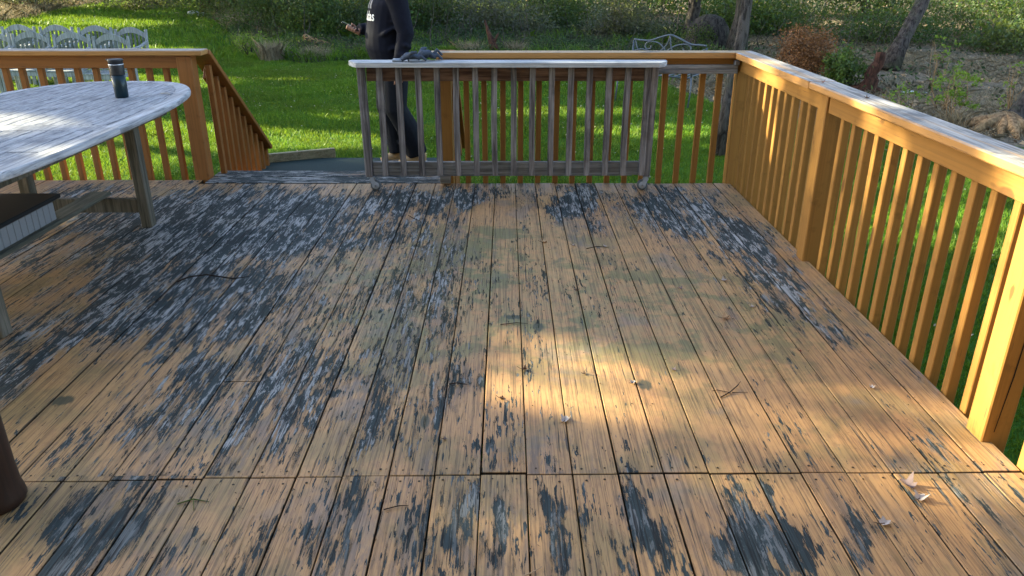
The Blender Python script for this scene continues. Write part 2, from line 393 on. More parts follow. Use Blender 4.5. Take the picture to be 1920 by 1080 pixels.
def cloud(c, r, n, clump=.25, k=60):
    """points clustered in clumps through an ellipsoid"""
    c = np.array(c); r = np.array(r)
    q = RNG.normal(size=(k, 3)); q /= np.linalg.norm(q, axis=1)[:, None]; q *= (RNG.random(k)**(.45))[:, None]
    i = RNG.integers(0, k, n); p = q[i]+RNG.normal(size=(n, 3))*clump*(.5+RNG.random(k))[i][:, None]
    return c+p*r

# ------------------------------------------------------------------ ground
LAWN = [(-30, 6), (-16, 24), (-17, 36), (-14.9, 41), (-10.4, 29), (-6.4, 19.3), (-4.5, 17.3), (-3.1, 17.9), (-1.8, 17.9), (.6, 17.1), (2.8, 15.4), (3.0, 13), (3.3, 11.5), (4.1, 10.4), (5.4, 10.1), (5.9, 8.6), (6.3, 6), (7, -4), (-30, -4)]
def in_lawn(X, Y):
    X = np.asarray(X, float); Y = np.asarray(Y, float); r = np.zeros(X.shape, bool); n = len(LAWN)
    for i in range(n):
        (x0, y0), (x1, y1) = LAWN[i-1], LAWN[i]
        c = ((y0 > Y) != (y1 > Y)); 
        with np.errstate(divide='ignore', invalid='ignore'): xi = (x1-x0)*(Y-y0)/(y1-y0+1e-12)+x0
        r ^= c & (X < xi)
    return r
def gz(X, Y):
    X = np.asarray(X, float); Y = np.asarray(Y, float)
    far = np.clip(Y-19, 0, 60)*.03+np.clip(Y-34, 0, 200)*.10
    right = np.clip(X-4-0*Y, 0, 8)*.0
    return -.55+far+right+.03*np.sin(X*.7+1)*np.sin(Y*.5)*np.clip((Y-6)/6, 0, 1)+.04*np.sin(X*1.9)*np.sin(Y*1.3)*np.clip((Y-17)/5, 0, 1)
def mat_ground():
    n = NT('ground_soil', .95, .1); P = n.geo()
    at = n.n('ShaderNodeAttribute'); at.attribute_name = 'lawn'; L = at.outputs['Fac']
    a = n.noise(P, 2.2, 5, .6); b = n.noise(P, 18, 4, .65); f = n.noise(P, 60, 3, .6)
    gr = n.mix(b, (.028, .085, .010), (.06, .16, .018))
    li = n.mix(n.ss(b, .35, .65), (.07, .058, .042), (.24, .20, .145)); li = n.mix(n.ss(a, .5, .66, 0, .8), li, (.045, .065, .028))
    li = n.mix(n.ss(f, .58, .66, 0, .7), li, (.36, .31, .24))
    px_ = n.sep(P)[0]; li = n.mix(n.m_('MULTIPLY', n.ss(px_, 4.2, 1.5, 0, .85), n.ss(px_, -13, -8)), li, n.mix(b, (.03, .06, .02), (.075, .10, .045)))
    n.col(n.mix(n.ss(n.m_('ADD', L, n.m_('MULTIPLY', n.m_('SUBTRACT', b, .5), .5)), .35, .65), li, gr)); n.bump(n.m_('ADD', b, f), .8, .03)
    return n.m
def build_ground():
    xs = np.unique(np.concatenate([np.linspace(-260, -20, 25), np.linspace(-20, 20, 161), np.linspace(20, 260, 25)]))
    ys = np.unique(np.concatenate([np.linspace(-60, -4, 10), np.linspace(-4, 45, 197), np.linspace(45, 400, 30)]))
    X, Y = np.meshgrid(xs, ys, indexing='ij'); Z = gz(X, Y)
    V = np.stack([X, Y, Z], -1).reshape(-1, 3); ny = len(ys); i, j = np.meshgrid(np.arange(len(xs)-1), np.arange(ny-1), indexing='ij')
    a = (i*ny+j).ravel(); Fq = np.stack([a, a+ny, a+ny+1, a+1], 1)
    me = npmesh('lawn_and_woodland_floor', V, Fq, mat_ground(), 4)
    at = me.attributes.new('lawn', 'FLOAT', 'POINT'); at.data.foreach_set('value', in_lawn(X, Y).astype(np.float32).ravel())
    me.polygons.foreach_set('use_smooth', [True]*len(me.polygons))
    tag(link('ground', me), kind='structure')
build_ground()

# ------------------------------------------------------------------ deck
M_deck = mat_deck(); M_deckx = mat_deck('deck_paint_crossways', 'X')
M_dark = mat_plain('dark_timber', (.02, .017, .014), .9, .1)
M_stZ = mat_stain('stain_upright', ax=2); M_stX = mat_stain('stain_rail_x', ax=0); M_stY = mat_stain('stain_rail_y', ax=1)
M_lZ = mat_stain('shaded_stain_upright', (.25, .105, .03), (.33, .145, .042), 2); M_lX = mat_stain('shaded_stain_rail', (.25, .105, .03), (.33, .145, .042), 0); M_lY = mat_stain('shaded_stain_slope', (.25, .105, .03), (.33, .145, .042), 1)  # redder, darker copies of the railing stain; shade tone mixed into the colour
M_capX = mat_cap('cap_x', 0); M_capT = mat_cap('cap_tan', 0, True); M_capY = mat_cap('cap_y', 1)
M_greyZ = mat_grey('grey_upright', 2, (.045, .042, .045), (.30, .29, .30)); M_greyX = mat_grey('grey_rail', 0, (.12, .125, .13), (.32, .34, .36), tint=(.10, .12, .115))
M_greyTop = mat_grey('grey_top', 0, (.28, .30, .32), (.58, .61, .64), tint=(.22, .25, .28))
XR = 1.61       # right edge of the deck
def far_edge(x): return 5.50 if x < -2.17 else 5.39
fr = MB()
for y in np.arange(-.35, 5.3, .405): fr.box((-1.7, y, -.135), (6.6, .04, .19), .003)
fr.box((-1.9, 5.355, -.13), (6.98, .04, .2), .003); fr.box((1.585, 2.43, -.13), (.038, 5.8, .2), .003)
for x in (-4.8, -1.7, 1.2): fr.box((x, 2.3, -.40), (.14, .14, .34), .004)
deck = tag(part('deck', fr, M_dark, None), kind='structure')
screws = MB()
def screw(x, y, r=.0045):
    screws.lathe([(r, 0), (r, .0008)], (x, y, .0008), 6)
k = 0
for i in range(-44, 1):
    x0 = BX0+(i)*BW; x1 = min(x0+BW, XR)
    if i == 0: x1 = XR
    g = .0045+random.uniform(-.0014, .0016)
    segs = []
    fe = far_edge((x0+x1)/2)+random.uniform(-.004, .004)
    sm = SEAM-.03*max(0, (-x0-.2)/1.4)+random.uniform(-.003, .003)
    if i == -18: segs = [(-.55, sm), (sm+.006, 2.55), (2.556, fe)]     # the board with a second butt joint
    else: segs = [(-.55, sm), (sm+.0055+random.uniform(-.002, .002), fe)]
    for (ya, yb) in segs:
        b = MB(); wd = x1-x0-g
        b.box((0, 0, 0), (wd, yb-ya, .030), .0016)
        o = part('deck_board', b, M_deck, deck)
        o.location = ((x0+x1)/2+random.uniform(-.0005, .0005), (ya+yb)/2, -.015+random.uniform(-.0016, .0016))
        o.rotation_euler = (random.uniform(-.0003, .0003), random.uniform(-.007, .007), random.uniform(-.00035, .00035))
    for sx in (.25, .76):
        for sy in (-.03, .032): screw(x0+wd*sx+random.uniform(-.008, .008), sm+sy+random.uniform(-.006, .006), random.uniform(.0028, .0045))
        for q in range(1, 9):
          if random.random() < .35: screw(x0+wd*sx+random.uniform(-.006, .006), SEAM+q*.405+random.uniform(-.008, .008), .0026)
# cross boards at the head of the stairs
for y0, y1, z in ((5.396, 5.562, .004), (5.567, 5.735, .006)):
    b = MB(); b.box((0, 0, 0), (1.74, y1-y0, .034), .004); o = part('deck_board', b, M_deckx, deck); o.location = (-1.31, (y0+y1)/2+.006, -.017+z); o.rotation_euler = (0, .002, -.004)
M_rust = mat_plain('old_screw', (.03, .022, .016), .8, .3)
tag(part('screw_heads', screws, M_rust, deck), kind='stuff')
# step landing with dark mat and edging timber
M_mat = mat_plain('rubber_mat', (.012, .030, .030), .8, .25, var=.5, scale=60, bump=.5)
b = MB(); b.box((-1.31, 6.38, -.235), (1.72, 1.26, .06), .004); lst = tag(part('step_landing', b, M_dark, None), kind='structure')
b = MB(); b.box((-1.31, 6.395, -.1985), (1.68, 1.22, .009), .003); part('rubber_mat', b, M_mat, lst)
b = MB(); b.box((-1.31, 6.37, -.40), (1.60, 1.1, .27), .004); part('landing_base', b, M_dark, lst)
M_kerb = mat_grey('kerb_timber', 0, (.16, .15, .09), (.34, .31, .20), tint=(.2, .22, .1))
b = MB(); b.bar((-2.22, 6.80, -.165), (-1.60, 7.075, -.165), .045, .095, .004)
tag(part('edging_timber', b, M_kerb, None), 'pale greenish timber edging the dark landing at the foot of the left stair rail', 'timber')

# unseen house wall behind the viewer, built tall and dark to cut skylight
M_wall = mat_plain('house_siding', (.13, .125, .12), .8, .2, var=.1)
b = MB()
for i in range(50): b.bar((-9, -.75, -.5+i*.16), (7, -.75, -.5+i*.16), .02, .158, .003)
tag(part('house_wall', b, M_wall, None), kind='structure')

# ------------------------------------------------------------------ railings
def bal_mesh(h, name, mat, w=.038):
    b = MB(); b.box((0, 0, h/2), (w, w, h), .003); return b.mesh(name, mat)
rail_r = thing('deck_railing', 'long orange stained railing along the right edge of the deck with grey worn cap', 'railing', (1.62, 2.4, 0), 'deck railings')
me = bal_mesh(1.02, 'baluster', M_stZ)
posts_y = (.55, 2.18, 3.855)
for py in posts_y:
    b = MB(); b.box((1.617, py, .33), (.09, .092, 1.088), .004); part('post', b, M_stZ, rail_r)
if True:   # the corner post, standing in both rails, belongs to this one
    b = MB(); b.box((1.622, 5.42, .33), (.09, .092, 1.088), .004); part('post', b, M_stZ, rail_r)
ylist = []
for a, bb, nn in ((.60, 2.135, 11), (2.226, 3.81, 12), (3.90, 5.375, 11)):
    st = .125; m = (a+bb)/2; c0 = m-(nn-1)/2*st
    ylist += [c0+i*st for i in range(nn)]
for y in ylist:
    o = link('baluster', me, rail_r, (1.636+random.uniform(-.002, .002), y+random.uniform(-.003, .003), -.19+random.uniform(-.006, .0)), (random.uniform(-.004, .004), random.uniform(-.004, .004), random.uniform(-.03, .03)))
for a, bb in ((-.5, .503), (.597, 2.133), (2.227, 3.808), (3.903, 5.372)):
    b = MB(); b.bar((1.6, a, .829), (1.6, bb, .829), .032, .088, .003); part('side_board', b, M_stY, rail_r)
b = MB(); b.bar((1.605, -.6, .894), (1.605, 3.98, .894), .142, .036, .006); part('rail_cap', b, M_capY, rail_r)
b = MB(); b.add([(1.534, 3.984, .876), (1.676, 3.984, .876), (1.676, 5.465, .876), (1.534, 5.325, .876), (1.534, 3.984, .912), (1.676, 3.984, .912), (1.676, 5.465, .912), (1.534, 5.325, .912)],
      [(0, 3, 2, 1), (4, 5, 6, 7), (0, 1, 5, 4), (1, 2, 6, 5), (2, 3, 7, 6), (3, 0, 4, 7)]); part('rail_cap', b, M_capY, rail_r)

me = bal_mesh(1.02, 'baluster', M_lZ)
b = MB(); b.tube([(1.634, 2.1335, .78), (1.63, 2.1335, .60), (1.622, 2.1335, .42), (1.618, 2.1335, .25), (1.606, 2.1335, .04)], [.001, .0018, .0022, .0024, .0012], 5)
part('crack', b, M_dark, rail_r)
me = bal_mesh(1.02, 'baluster', M_stZ)
rail_b = thing('deck_railing', 'orange railing across the far edge of the deck behind the grey rolling gate', 'railing', (.5, 5.42, 0), 'deck railings')
b = MB(); b.box((-.43, 5.455, .33), (.09, .09, 1.088), .004); part('post', b, M_stZ, rail_b)
for i in range(15):
    x = -.282+i*.1252+.003
    link('baluster', me, rail_b, (x, 5.432, -.19+random.uniform(-.006, 0)), (random.uniform(-.004, .004), random.uniform(-.006, .006), random.uniform(-.03, .03)))
b = MB(); b.bar((-.384, 5.40, .829), (1.574, 5.40, .829), .026, .088, .003); part('side_board', b, M_stX, rail_b)
b = MB(); b.add([(-.515, 5.33, .876), (1.531, 5.33, .876), (1.672, 5.472, .876), (-.515, 5.472, .876), (-.515, 5.33, .912), (1.531, 5.33, .912), (1.672, 5.472, .912), (-.515, 5.472, .912)],
      [(0, 3, 2, 1), (4, 5, 6, 7), (0, 1, 5, 4), (1, 2, 6, 5), (2, 3, 7, 6), (3, 0, 4, 7)]); part('rail_cap', b, M_capT, rail_b)
for z in (.817, .787):
    b = MB(); b.bar((-.40, 5.366, z), (1.566, 5.366, z), .036, .028, .002); part('grey_batten', b, M_greyX, rail_b)
M_steel = mat_plain('galvanised', (.20, .22, .25), .45, .5, .7)
b = MB(); b.box((1.552, 5.345, .845), (.035, .04, .03), .004); b.lathe([(.006, 0), (.006, .03)], (1.552, 5.335, .855), 8); part('bolt_bracket', b, M_steel, rail_b)
b = MB(); b.box((-.44, 5.36, .045), (.075, .06, .062), .004); part('latch_block', b, M_greyX, rail_b)

me = bal_mesh(1.02, 'baluster', M_lZ)
rail_l = thing('deck_railing', 'orange railing at the left behind the oval table ending in a stair post', 'railing', (-3.5, 5.52, 0), 'deck railings')
b = MB(); b.box((-2.232, 5.552, .33), (.104, .1, 1.088), .004); part('post', b, M_lZ, rail_l)
b = MB(); b.box((-5.4, 5.552, .33), (.104, .1, 1.088), .004); part('post', b, M_lZ, rail_l)
for i in range(24):
    x = -2.405+.019-i*.1258
    link('baluster', me, rail_l, (x, 5.572, -.19), (random.uniform(-.004, .004), random.uniform(-.006, .006), random.uniform(-.04, .04)))
b = MB(); b.bar((-5.34, 5.535, .832), (-2.286, 5.535, .832), .03, .086, .003); part('side_board', b, M_lX, rail_l)
b = MB(); b.bar((-5.5, 5.535, .896), (-2.09, 5.535, .896), .145, .035, .005); part('rail_cap', b, M_capX, rail_l)

def stair_rail(x, label, sgn):
    t = thing('stair_railing', label, 'railing', (x, 5.6, 0), 'stair railings')
    y0, y1, z0 = 5.625, 6.75, .862; sl = -.80
    b = MB(); b.bar((x, y0-.03, z0+.03), (x, y1, z0+(y1-y0)*sl), .14, .035, .004, upv=(0, 0, 1)); part('rail_cap', b, M_lY, t)
    b = MB(); b.bar((x-sgn*.02, y0+.06, z0-.075-.05), (x-sgn*.02, y1-.06, z0-.075+(y1-.06-y0)*sl), .03, .085, .003); part('side_board', b, M_lY, t)
    for i in range(10):
        y = 5.672+i*.117; top = z0-.03+(y-y0)*sl
        hh = 1.0 if i < 6 else .8-.04*i
        b = MB(); b.box((0, 0, -hh/2), (.038, .038, hh), .003); part('baluster', b, M_lZ, t, loc=(x+sgn*.012, y, top), rot=(0, random.uniform(-.006, .006), random.uniform(-.05, .05)))
    b = MB(); b.bar((x+sgn*.04, 5.62, -.16), (x+sgn*.04, 6.7, -.34), .035, .22, .003); part('stringer', b, M_lY, t)
stair_rail(-2.145, 'orange stair railing sloping down from the left post beside the dark landing', 1)
stair_rail(-.43, 'orange stair railing sloping down behind the rolling gate from the middle post', -1)

# ------------------------------------------------------------------ rolling gate
gate = thing('rolling_gate', 'weathered grey wooden gate on casters with gloves lying on its top board', 'gate', (0, 5.24, 0))
poly = [(-1.045, 5.255), (-1.0, 5.155), (-.975, 5.125), (.99, 5.125), (1.03, 5.16), (1.06, 5.235), (1.06, 5.29), (-1.03, 5.29)]
b = MB(); b.prism(poly, .842, .872, .003); part('top_board', b, M_greyTop, gate)
for x, dx in ((-.958, 0.004), (.972, -.006)):
    b = MB(); b.bar((x+dx, 5.225, .10), (x-dx, 5.225, .8415), .07, .048, .003, upv=(1, 0, 0)); part('end_post', b, M_greyZ, gate)
M_beam = mat_grey('pinkish_beam', 0, (.085, .05, .04), (.30, .20, .15), tint=(.05, .035, .03))
b = MB(); b.box((.007, 5.235, .785), (1.87, .03, .085), .003); part('upper_beam', b, M_beam, gate)
b = MB(); b.box((.007, 5.235, .152), (1.87, .034, .092), .003); part('lower_beam', b, M_greyX, gate)
b = MB(); b.box((-.03, 5.236, .1025), (1.80, .04, .004), .001); part('metal_strip', b, M_steel, gate)
for i in range(15):
    x = -.838+i*.1262; bw = random.uniform(-.006, .006); b = MB(); w = .019; pts = []
    for j in range(7):
        z = .112+j*(.728/6); q = math.sin(math.pi*j/6)*bw
        pts.append([(x+sx*w+q, 5.197+sy*w+q*.6, z) for sx, sy in ((-1, -1), (1, -1), (1, 1), (-1, 1))])
    b.loft(pts); part('slat', b, M_greyZ, gate)
M_wheel = mat_plain('caster_rubber', (.09, .11, .13), .6, .4)
M_hub = mat_plain('caster_hub', (.30, .34, .40), .5, .5)
for x, s in ((-.915, 1), (.945, -1)):
    c = thing('caster', None, None, (x, 5.22, 0)); c.parent = gate; c.matrix_parent_inverse = Matrix.Translation(gate.location).inverted()
    def disc(r, w, y, bev):
        b = MB(); b.lathe([(r-bev, -w/2), (r, -w/2+bev), (r, w/2-bev), (r-bev, w/2)], n=22)
        b.v = [(x+p[0], 5.215+y+p[2], .037+p[1]) for p in map(Vector, b.v)]; return b
    part('wheel', disc(.037, .026, 0, .006), M_wheel, c, True); part('wheel_disc', disc(.026, .030, 0, .003), M_hub, c, True); part('axle_bolt', disc(.007, .044, 0, .002), M_steel, c)
    b = MB()
    for yy in (-.019, .019): b.bar((x, 5.215+yy, .034), (x-s*.028, 5.215+yy, .092), .003, .03, .001, upv=(1, 0, 0))
    b.box((x-s*.028, 5.22, .097), (.05, .05, .006), .001); part('fork', b, M_hub, c)

# gloves left on the gate
M_gl = mat_plain('glove_fabric', (.06, .08, .115), .9, .1, var=.35, scale=40); M_cuff = mat_plain('glove_cuff', (.25, .29, .35), .9, .1)
def glove(label, ox, oy, sgn, rz, lift):
    B_ = MB()
    B_.tube([(-.055, 0, .012), (-.01, 0, .028+lift), (.035, 0, .030+lift), (.07, .0, .024)], [(.032, .012), (.044, .022), (.046, .02), (.036, .014)], 10)
    for k, (fy, ln, hz) in enumerate([(-.034, .06, .0), (-.012, .075, .03), (.012, .07, .012), (.033, .055, -.004)]):
        B_.tube([(.055, fy*.8, .026), (.055+ln*.5, fy*1.1, .03+hz+lift*.5), (.055+ln, fy*1.3+.006*k, .014+hz*.7)], [.014, .0125, .009], 8)
    B_.tube([(-.005, -.03*sgn, .026+lift), (.02, -.062*sgn, .05+lift), (.055, -.07*sgn, .062+lift*.6)], [.015, .013, .009], 8)
    g = remesh(B_, 'work_glove', M_gl, .0045, 3); tag(g, label, 'glove', 'work gloves on the gate')
    g.location = (ox, oy, .868); g.rotation_euler = (0, 0, rz)
    c = MB(); c.tube([(-.10, .004, .013), (-.075, 0, .012), (-.045, 0, .014)], [(.040, .011), (.034, .012), (.034, .014)], 12); part('cuff', c, M_cuff, g, True)
glove('grey work glove with pale cuff, left one of the two on the gate top', -.64, 5.195, 1, .12, .012)
glove('grey work glove with one finger sticking up, right one on the gate top', -.545, 5.215, -1, .5, .026)

# ------------------------------------------------------------------ oval table
M_top = mat_grey('table_top_wood', 1, (.16, .17, .195), (.44, .46, .51), tint=(.11, .12, .15), k_amt=.5, rough=.42, st=9, sx=55)
M_rim = mat_grey('table_rim_wood', 1, (.20, .205, .22), (.54, .56, .60), tint=(.17, .18, .20))
M_leg = mat_grey('table_leg_wood', 2, (.06, .06, .045), (.19, .175, .14), tint=(.09, .085, .06))
TC = (-2.5, 3.69); TA, TB, TN = .648, 1.58, 2.95
table = thing('oval_table', 'large oval weathered teak table with a tumbler standing on it', 'table', (TC[0], TC[1], 0))
def oval(a, b_, n=96):
    P_ = []
    for k in range(n):
        t = 2*math.pi*k/n; c, s = math.cos(t), math.sin(t)
        P_.append((TC[0]+a*math.copysign(abs(c)**(2/TN), c), TC[1]+b_*math.copysign(abs(s)**(2/TN), s)))
    return P_
RW = .085
out, inn = oval(TA, TB), oval(TA-RW, TB-RW)
n_ = len(out); cuts = [0]
def rim_seg(i0, i1):
    b = MB(); rings = []
    for k in range(i0, i1+1):
        k_ = k % n_; o, i = Vector(out[k_]), Vector(inn[k_]); d = (o-i).normalized()
        pr = [(i, .705), (o-d*.012, .705), (o-d*.002, .711), (o, .722), (o-d*.003, .733), (o-d*.011, .740), (i, .740)]
        rings.append([(p.x, p.y, z) for p, z in pr])
    if i0 % n_ == i0:   # tiny joint gap
        pass
    b.loft(rings); part('rim_piece', b, M_rim, table)
seg = [0, 3, 21, 36, 48, 60, 78, 93, 96]
def yidx(y): return min(range(0, 25), key=lambda k: abs(out[k][1]-y))
k1 = yidx(3.80); k2 = yidx(4.75)
marks = sorted(set([-k1, k1, k2, 24, 48-k2, 48-k1, 48+k1, 48+k2, 72, 96-k2, 96-k1]))
for a, bb in zip(marks[:-1], marks[1:]): rim_seg(a, bb)
def inner_y(x):
    q = min(1, abs((x-TC[0])/(TA-RW))); return (TB-RW)*(1-q**TN)**(1/TN)
xs = np.arange(-TA+RW+.004, TA-RW, .0695)
for x0 in xs:
    x1 = min(x0+.0640, TA-RW-.001)
    if x1-x0 < .02: continue
    ya0, ya1 = inner_y(TC[0]+x0), inner_y(TC[0]+x1)
    for lo, hi in ((-9, -.515), (-.51, -.07), (-.065, .065), (.07, .51), (.515, 9)):
        y00 = max(lo, -ya0); y01 = max(lo, -ya1); y10 = min(hi, ya0); y11 = min(hi, ya1)
        if abs(lo) < .1 and abs(hi) < .1: continue
        if y10-y00 < .01 and y11-y01 < .01: continue
        y10 = max(y10, y00+.003) if lo > -1 or hi < 1 else y10; y11 = max(y11, y01+.003)
        b = MB(); dz = random.uniform(-.0012, .0006)
        b.prism([(TC[0]+x0, TC[1]+y00), (TC[0]+x1, TC[1]+y01), (TC[0]+x1, TC[1]+y11), (TC[0]+x0, TC[1]+y10)], .712, .7385+dz, .0015)
        part('table_slat', b, M_top, table)
b = MB(); b.prism([(TC[0]+(p[0]-TC[0])*.97, TC[1]+(p[1]-TC[1])*.985) for p in inn[::2]], .7005, .711); part('gap_shade_panel', b, M_dark, table)  # added dark sheet that makes the slat gaps look shaded
b = MB(); b.box((TC[0], TC[1], .7255), (2*(TA-RW)-.004, .128, .026), .002); part('cross_rail', b, M_top, table)
for s in (-1, 1): b = MB(); b.box((TC[0]+s*.455, TC[1], .668), (.028, 1.9, .074), .003); part('apron', b, M_leg, table)
for s in (-1, 1): b = MB(); b.box((TC[0], TC[1]+s*.85, .668), (.88, .028, .074), .003); part('apron', b, M_leg, table)
for sx in (-1, 1):
    for sy in (-1, 1):
        b = MB(); b.bar((TC[0]+sx*.338, TC[1]+sy*.738, 0), (TC[0]+sx*.338, TC[1]+sy*.738, .7045), .07, .062, .004, upv=(1, 0, 0)); part('leg', b, M_leg, table)
for sy in (-1, 1): b = MB(); b.box((TC[0], TC[1]+sy*.738, .132), (.612, .034, .085), .003); part('stretcher', b, M_leg, table)
M_str = mat_grey('stretcher_wood', 1, (.05, .055, .045), (.17, .17, .135), tint=(.07, .08, .06))
b = MB(); b.box((TC[0]+.05, TC[1]-.05, .185), (.12, 1.72, .022), .003); part('centre_shelf', b, M_str, table)

M_cup1 = mat_plain('tumbler_teal', (.003, .022, .032), .35, .6, .35, .15, 20, 0); M_cup2 = mat_plain('tumbler_black', (.012, .014, .018), .5, .5); M_chr = mat_plain('tumbler_ring', (.55, .57, .6), .25, .6, .9, .05, 10, 0)
cx, cy = -2.252, 4.585
tum = thing('tumbler', 'dark teal travel tumbler with black lid standing on the oval table', 'tumbler', (cx, cy, .7405))
b = MB(); b.lathe([(.034, 0), (.0365, .003), (.0372, .06), (.0385, .128)], (cx, cy, .7405), 28); part('body', b, M_cup1, tum, True)
b = MB(); b.lathe([(.0392, 0), (.0395, .002), (.0402, .052), (.039, .055)], (cx, cy, .8685), 28); part('grip', b, M_cup2, tum, True)
b = MB(); b.lathe([(.041, 0), (.0415, .003), (.041, .006)], (cx, cy, .9235), 28); part('ring', b, M_chr, tum, True)
b = MB(); b.lathe([(.0395, 0), (.0405, .012), (.0425, .018), (.0425, .024), (.038, .027), (.02, .026)], (cx, cy, .9295), 28); b.box((cx-.036, cy-.012, .954), (.02, .014, .008), .002); part('lid', b, M_cup2, tum, True)
b = MB()
for i in range(7): b.box((-2.05+random.uniform(-.035, .035), 4.72+random.uniform(-.03, .03), .7425), (.022, .006, .002), .0005, Matrix.Rotation(random.uniform(0, 3), 3, 'Z'))
M_pale = mat_plain('dry_leaf_bits', (.45, .40, .33), .8, .2)
tag(part('leaf_bits', b, M_pale, None), 'scrap of pale dry leaf lying near the rounded end of the oval table', 'leaf')

# box on the shelf
M_wht = mat_plain('white_board', (.24, .26, .28), .6, .3, var=.06); M_lid = mat_plain('black_lid', (.012, .014, .016), .45, .4)
box = thing('storage_box', 'white slatted box with a black lid on the shelf under the oval table', 'box', (-2.6, 3.3, .197))
for i in range(19):
    y = 3.93-i*.052
    b = MB(); b.box((-2.425, y, .25), (.012, .049 if i != 3 else .047, .106), .003); part('slat', b, M_wht, box)
b = MB(); b.box((-2.60, 3.965, .25), (.335, .012, .106), .003); part('end_panel', b, M_wht, box)
b = MB(); b.box((-2.60, 3.46, .25), (.33, .97, .104), .003); part('carcass', b, mat_plain('box_inside', (.06, .065, .07), .8, .2), box)
b = MB(); b.box((-2.595, 3.47, .316), (.40, 1.06, .024), .008); part('lid', b, M_lid, box)
# reddish post at the left border of the deck
M_post = mat_stain('dark_brown_post', (.014, .008, .006), (.045, .020, .012), 2)
b = MB(); b.lathe([(.083, 0), (.088, .012), (.086, .03), (.080, .06), (.078, .12), (.074, .7), (.070, 1.0), (.078, 1.02), (.078, 1.05), (.02, 1.06)], (-1.515, 1.845, .0), 28)
tag(part('wooden_post', b, M_post, None, True), 'thick round dark red wooden post standing on the deck at the left border', 'post')

# ------------------------------------------------------------------ armchairs on the lawn
M_chair = mat_grey('chair_wood', 2, (.17, .185, .19), (.38, .41, .43), tint=(.10, .12, .11), local=True)
M_chair2 = mat_grey('shaded_slat_wood', 2, (.05, .065, .055), (.17, .195, .18), tint=(.05, .07, .05), local=True)  # darker copy of the chair wood, shade on the slats put into its colour
def make_armchair():
    t = thing('garden_armchair', 'x', 'chair', world=False); W2 = .28
    for s in (-1, 1):
        b = MB(); b.bar((s*W2, .02, 0), (s*W2, .0, .42), .05, .045, .004, upv=(1, 0, 0)); b.bar((s*W2, .0, .40), (s*W2, .07, .955), .042, .042, .006, upv=(1, 0, 0)); part('back_post', b, M_chair, t)
        b = MB(); b.bar((s*W2, -.46, 0), (s*W2, -.45, .65), .05, .05, .004, upv=(1, 0, 0)); part('front_leg', b, M_chair, t)
        b = MB(); rg = []
        for j in range(8):
            q = j/7; y = .055-q*.54; z = .76-.10*math.sin(q*math.pi*.5)+(.02*q); x = s*(W2+.018*math.sin(q*math.pi)); w = .024+.010*q
            if j == 7: z -= .012
            rg.append([(x-w, y, z-.014), (x+w, y, z-.014), (x+w, y, z+.012), (x-w, y, z+.012)])
        b.loft(rg); part('arm', b, M_chair, t)
        b = MB(); b.bar((s*W2, -.43, .395), (s*W2, 0, .385), .03, .06, .003); part('side_rail', b, M_chair, t)
    b = MB(); rg = []
    for j in range(13):
        q = -1+2*j/12; x = q*(W2-.026); z = .945-.10*q*q; y = .066-.01*(1-q*q); h = .048-.008*abs(q)
        rg.append([(x, y-.013, z-h), (x, y+.013, z-h), (x, y+.013, z+h), (x, y-.013, z+h)])
    b.loft(rg); part('arched_rail', b, M_chair, t)
    b = MB(); b.bar((-W2+.026, .01, .48), (W2-.026, .01, .48), .025, .06, .003); part('lower_back_rail', b, M_chair, t)
    for i in range(7):
        q = -1+2*(i+.5)/7; x = q*(W2-.03); zt = .945-.10*q*q-.03
        b = MB(); b.bar((x, .012, .505), (x, .06, zt), .038, .014, .002, upv=(0, -1, 0)); part('back_slat', b, M_chair2, t)
    for i in range(7):
        y = -.45+i*.069; b = MB(); b.box((0, y, .432+(-.006 if 1 < i < 5 else 0)), (2*W2-.055, .058, .018), .003); part('seat_slat', b, M_chair, t)
    b = MB(); b.box((0, -.455, .385), (2*W2-.05, .028, .07), .003); part('front_rail', b, M_chair, t)
    return t
ch0 = make_armchair(); used = False
CH = [(-7.78, 13.12, .04, 'front row of grey teak armchairs, the second one from the left'), (-7.08, 13.05, -.02, 'front row of grey teak armchairs, the one left of the last'),
      (-6.30, 12.75, -.06, 'rightmost grey teak armchair of the front row on the lawn'), (-8.47, 13.2, .03, 'leftmost grey teak armchair of the front row, cut by the photo border'),
      (-8.75, 14.45, .02, 'back row of grey teak armchairs, leftmost one with its arch at the border'), (-8.02, 14.35, 0, 'back row of grey teak armchairs, second from the left'),
      (-7.28, 14.25, .03, 'back row of grey teak armchairs, second from the right'), (-6.55, 14.0, -.12, 'rightmost grey teak armchair of the back row, standing clear of the others')]
for i, (x, y, rz, lab) in enumerate(CH):
    o = ch0 if i == 0 else copy_tree(ch0)
    o.location = (x, y, float(gz(x, y))-.015); o.rotation_euler = (0, 0, rz); tag(o, lab, 'chair', 'grey teak armchairs on the lawn')

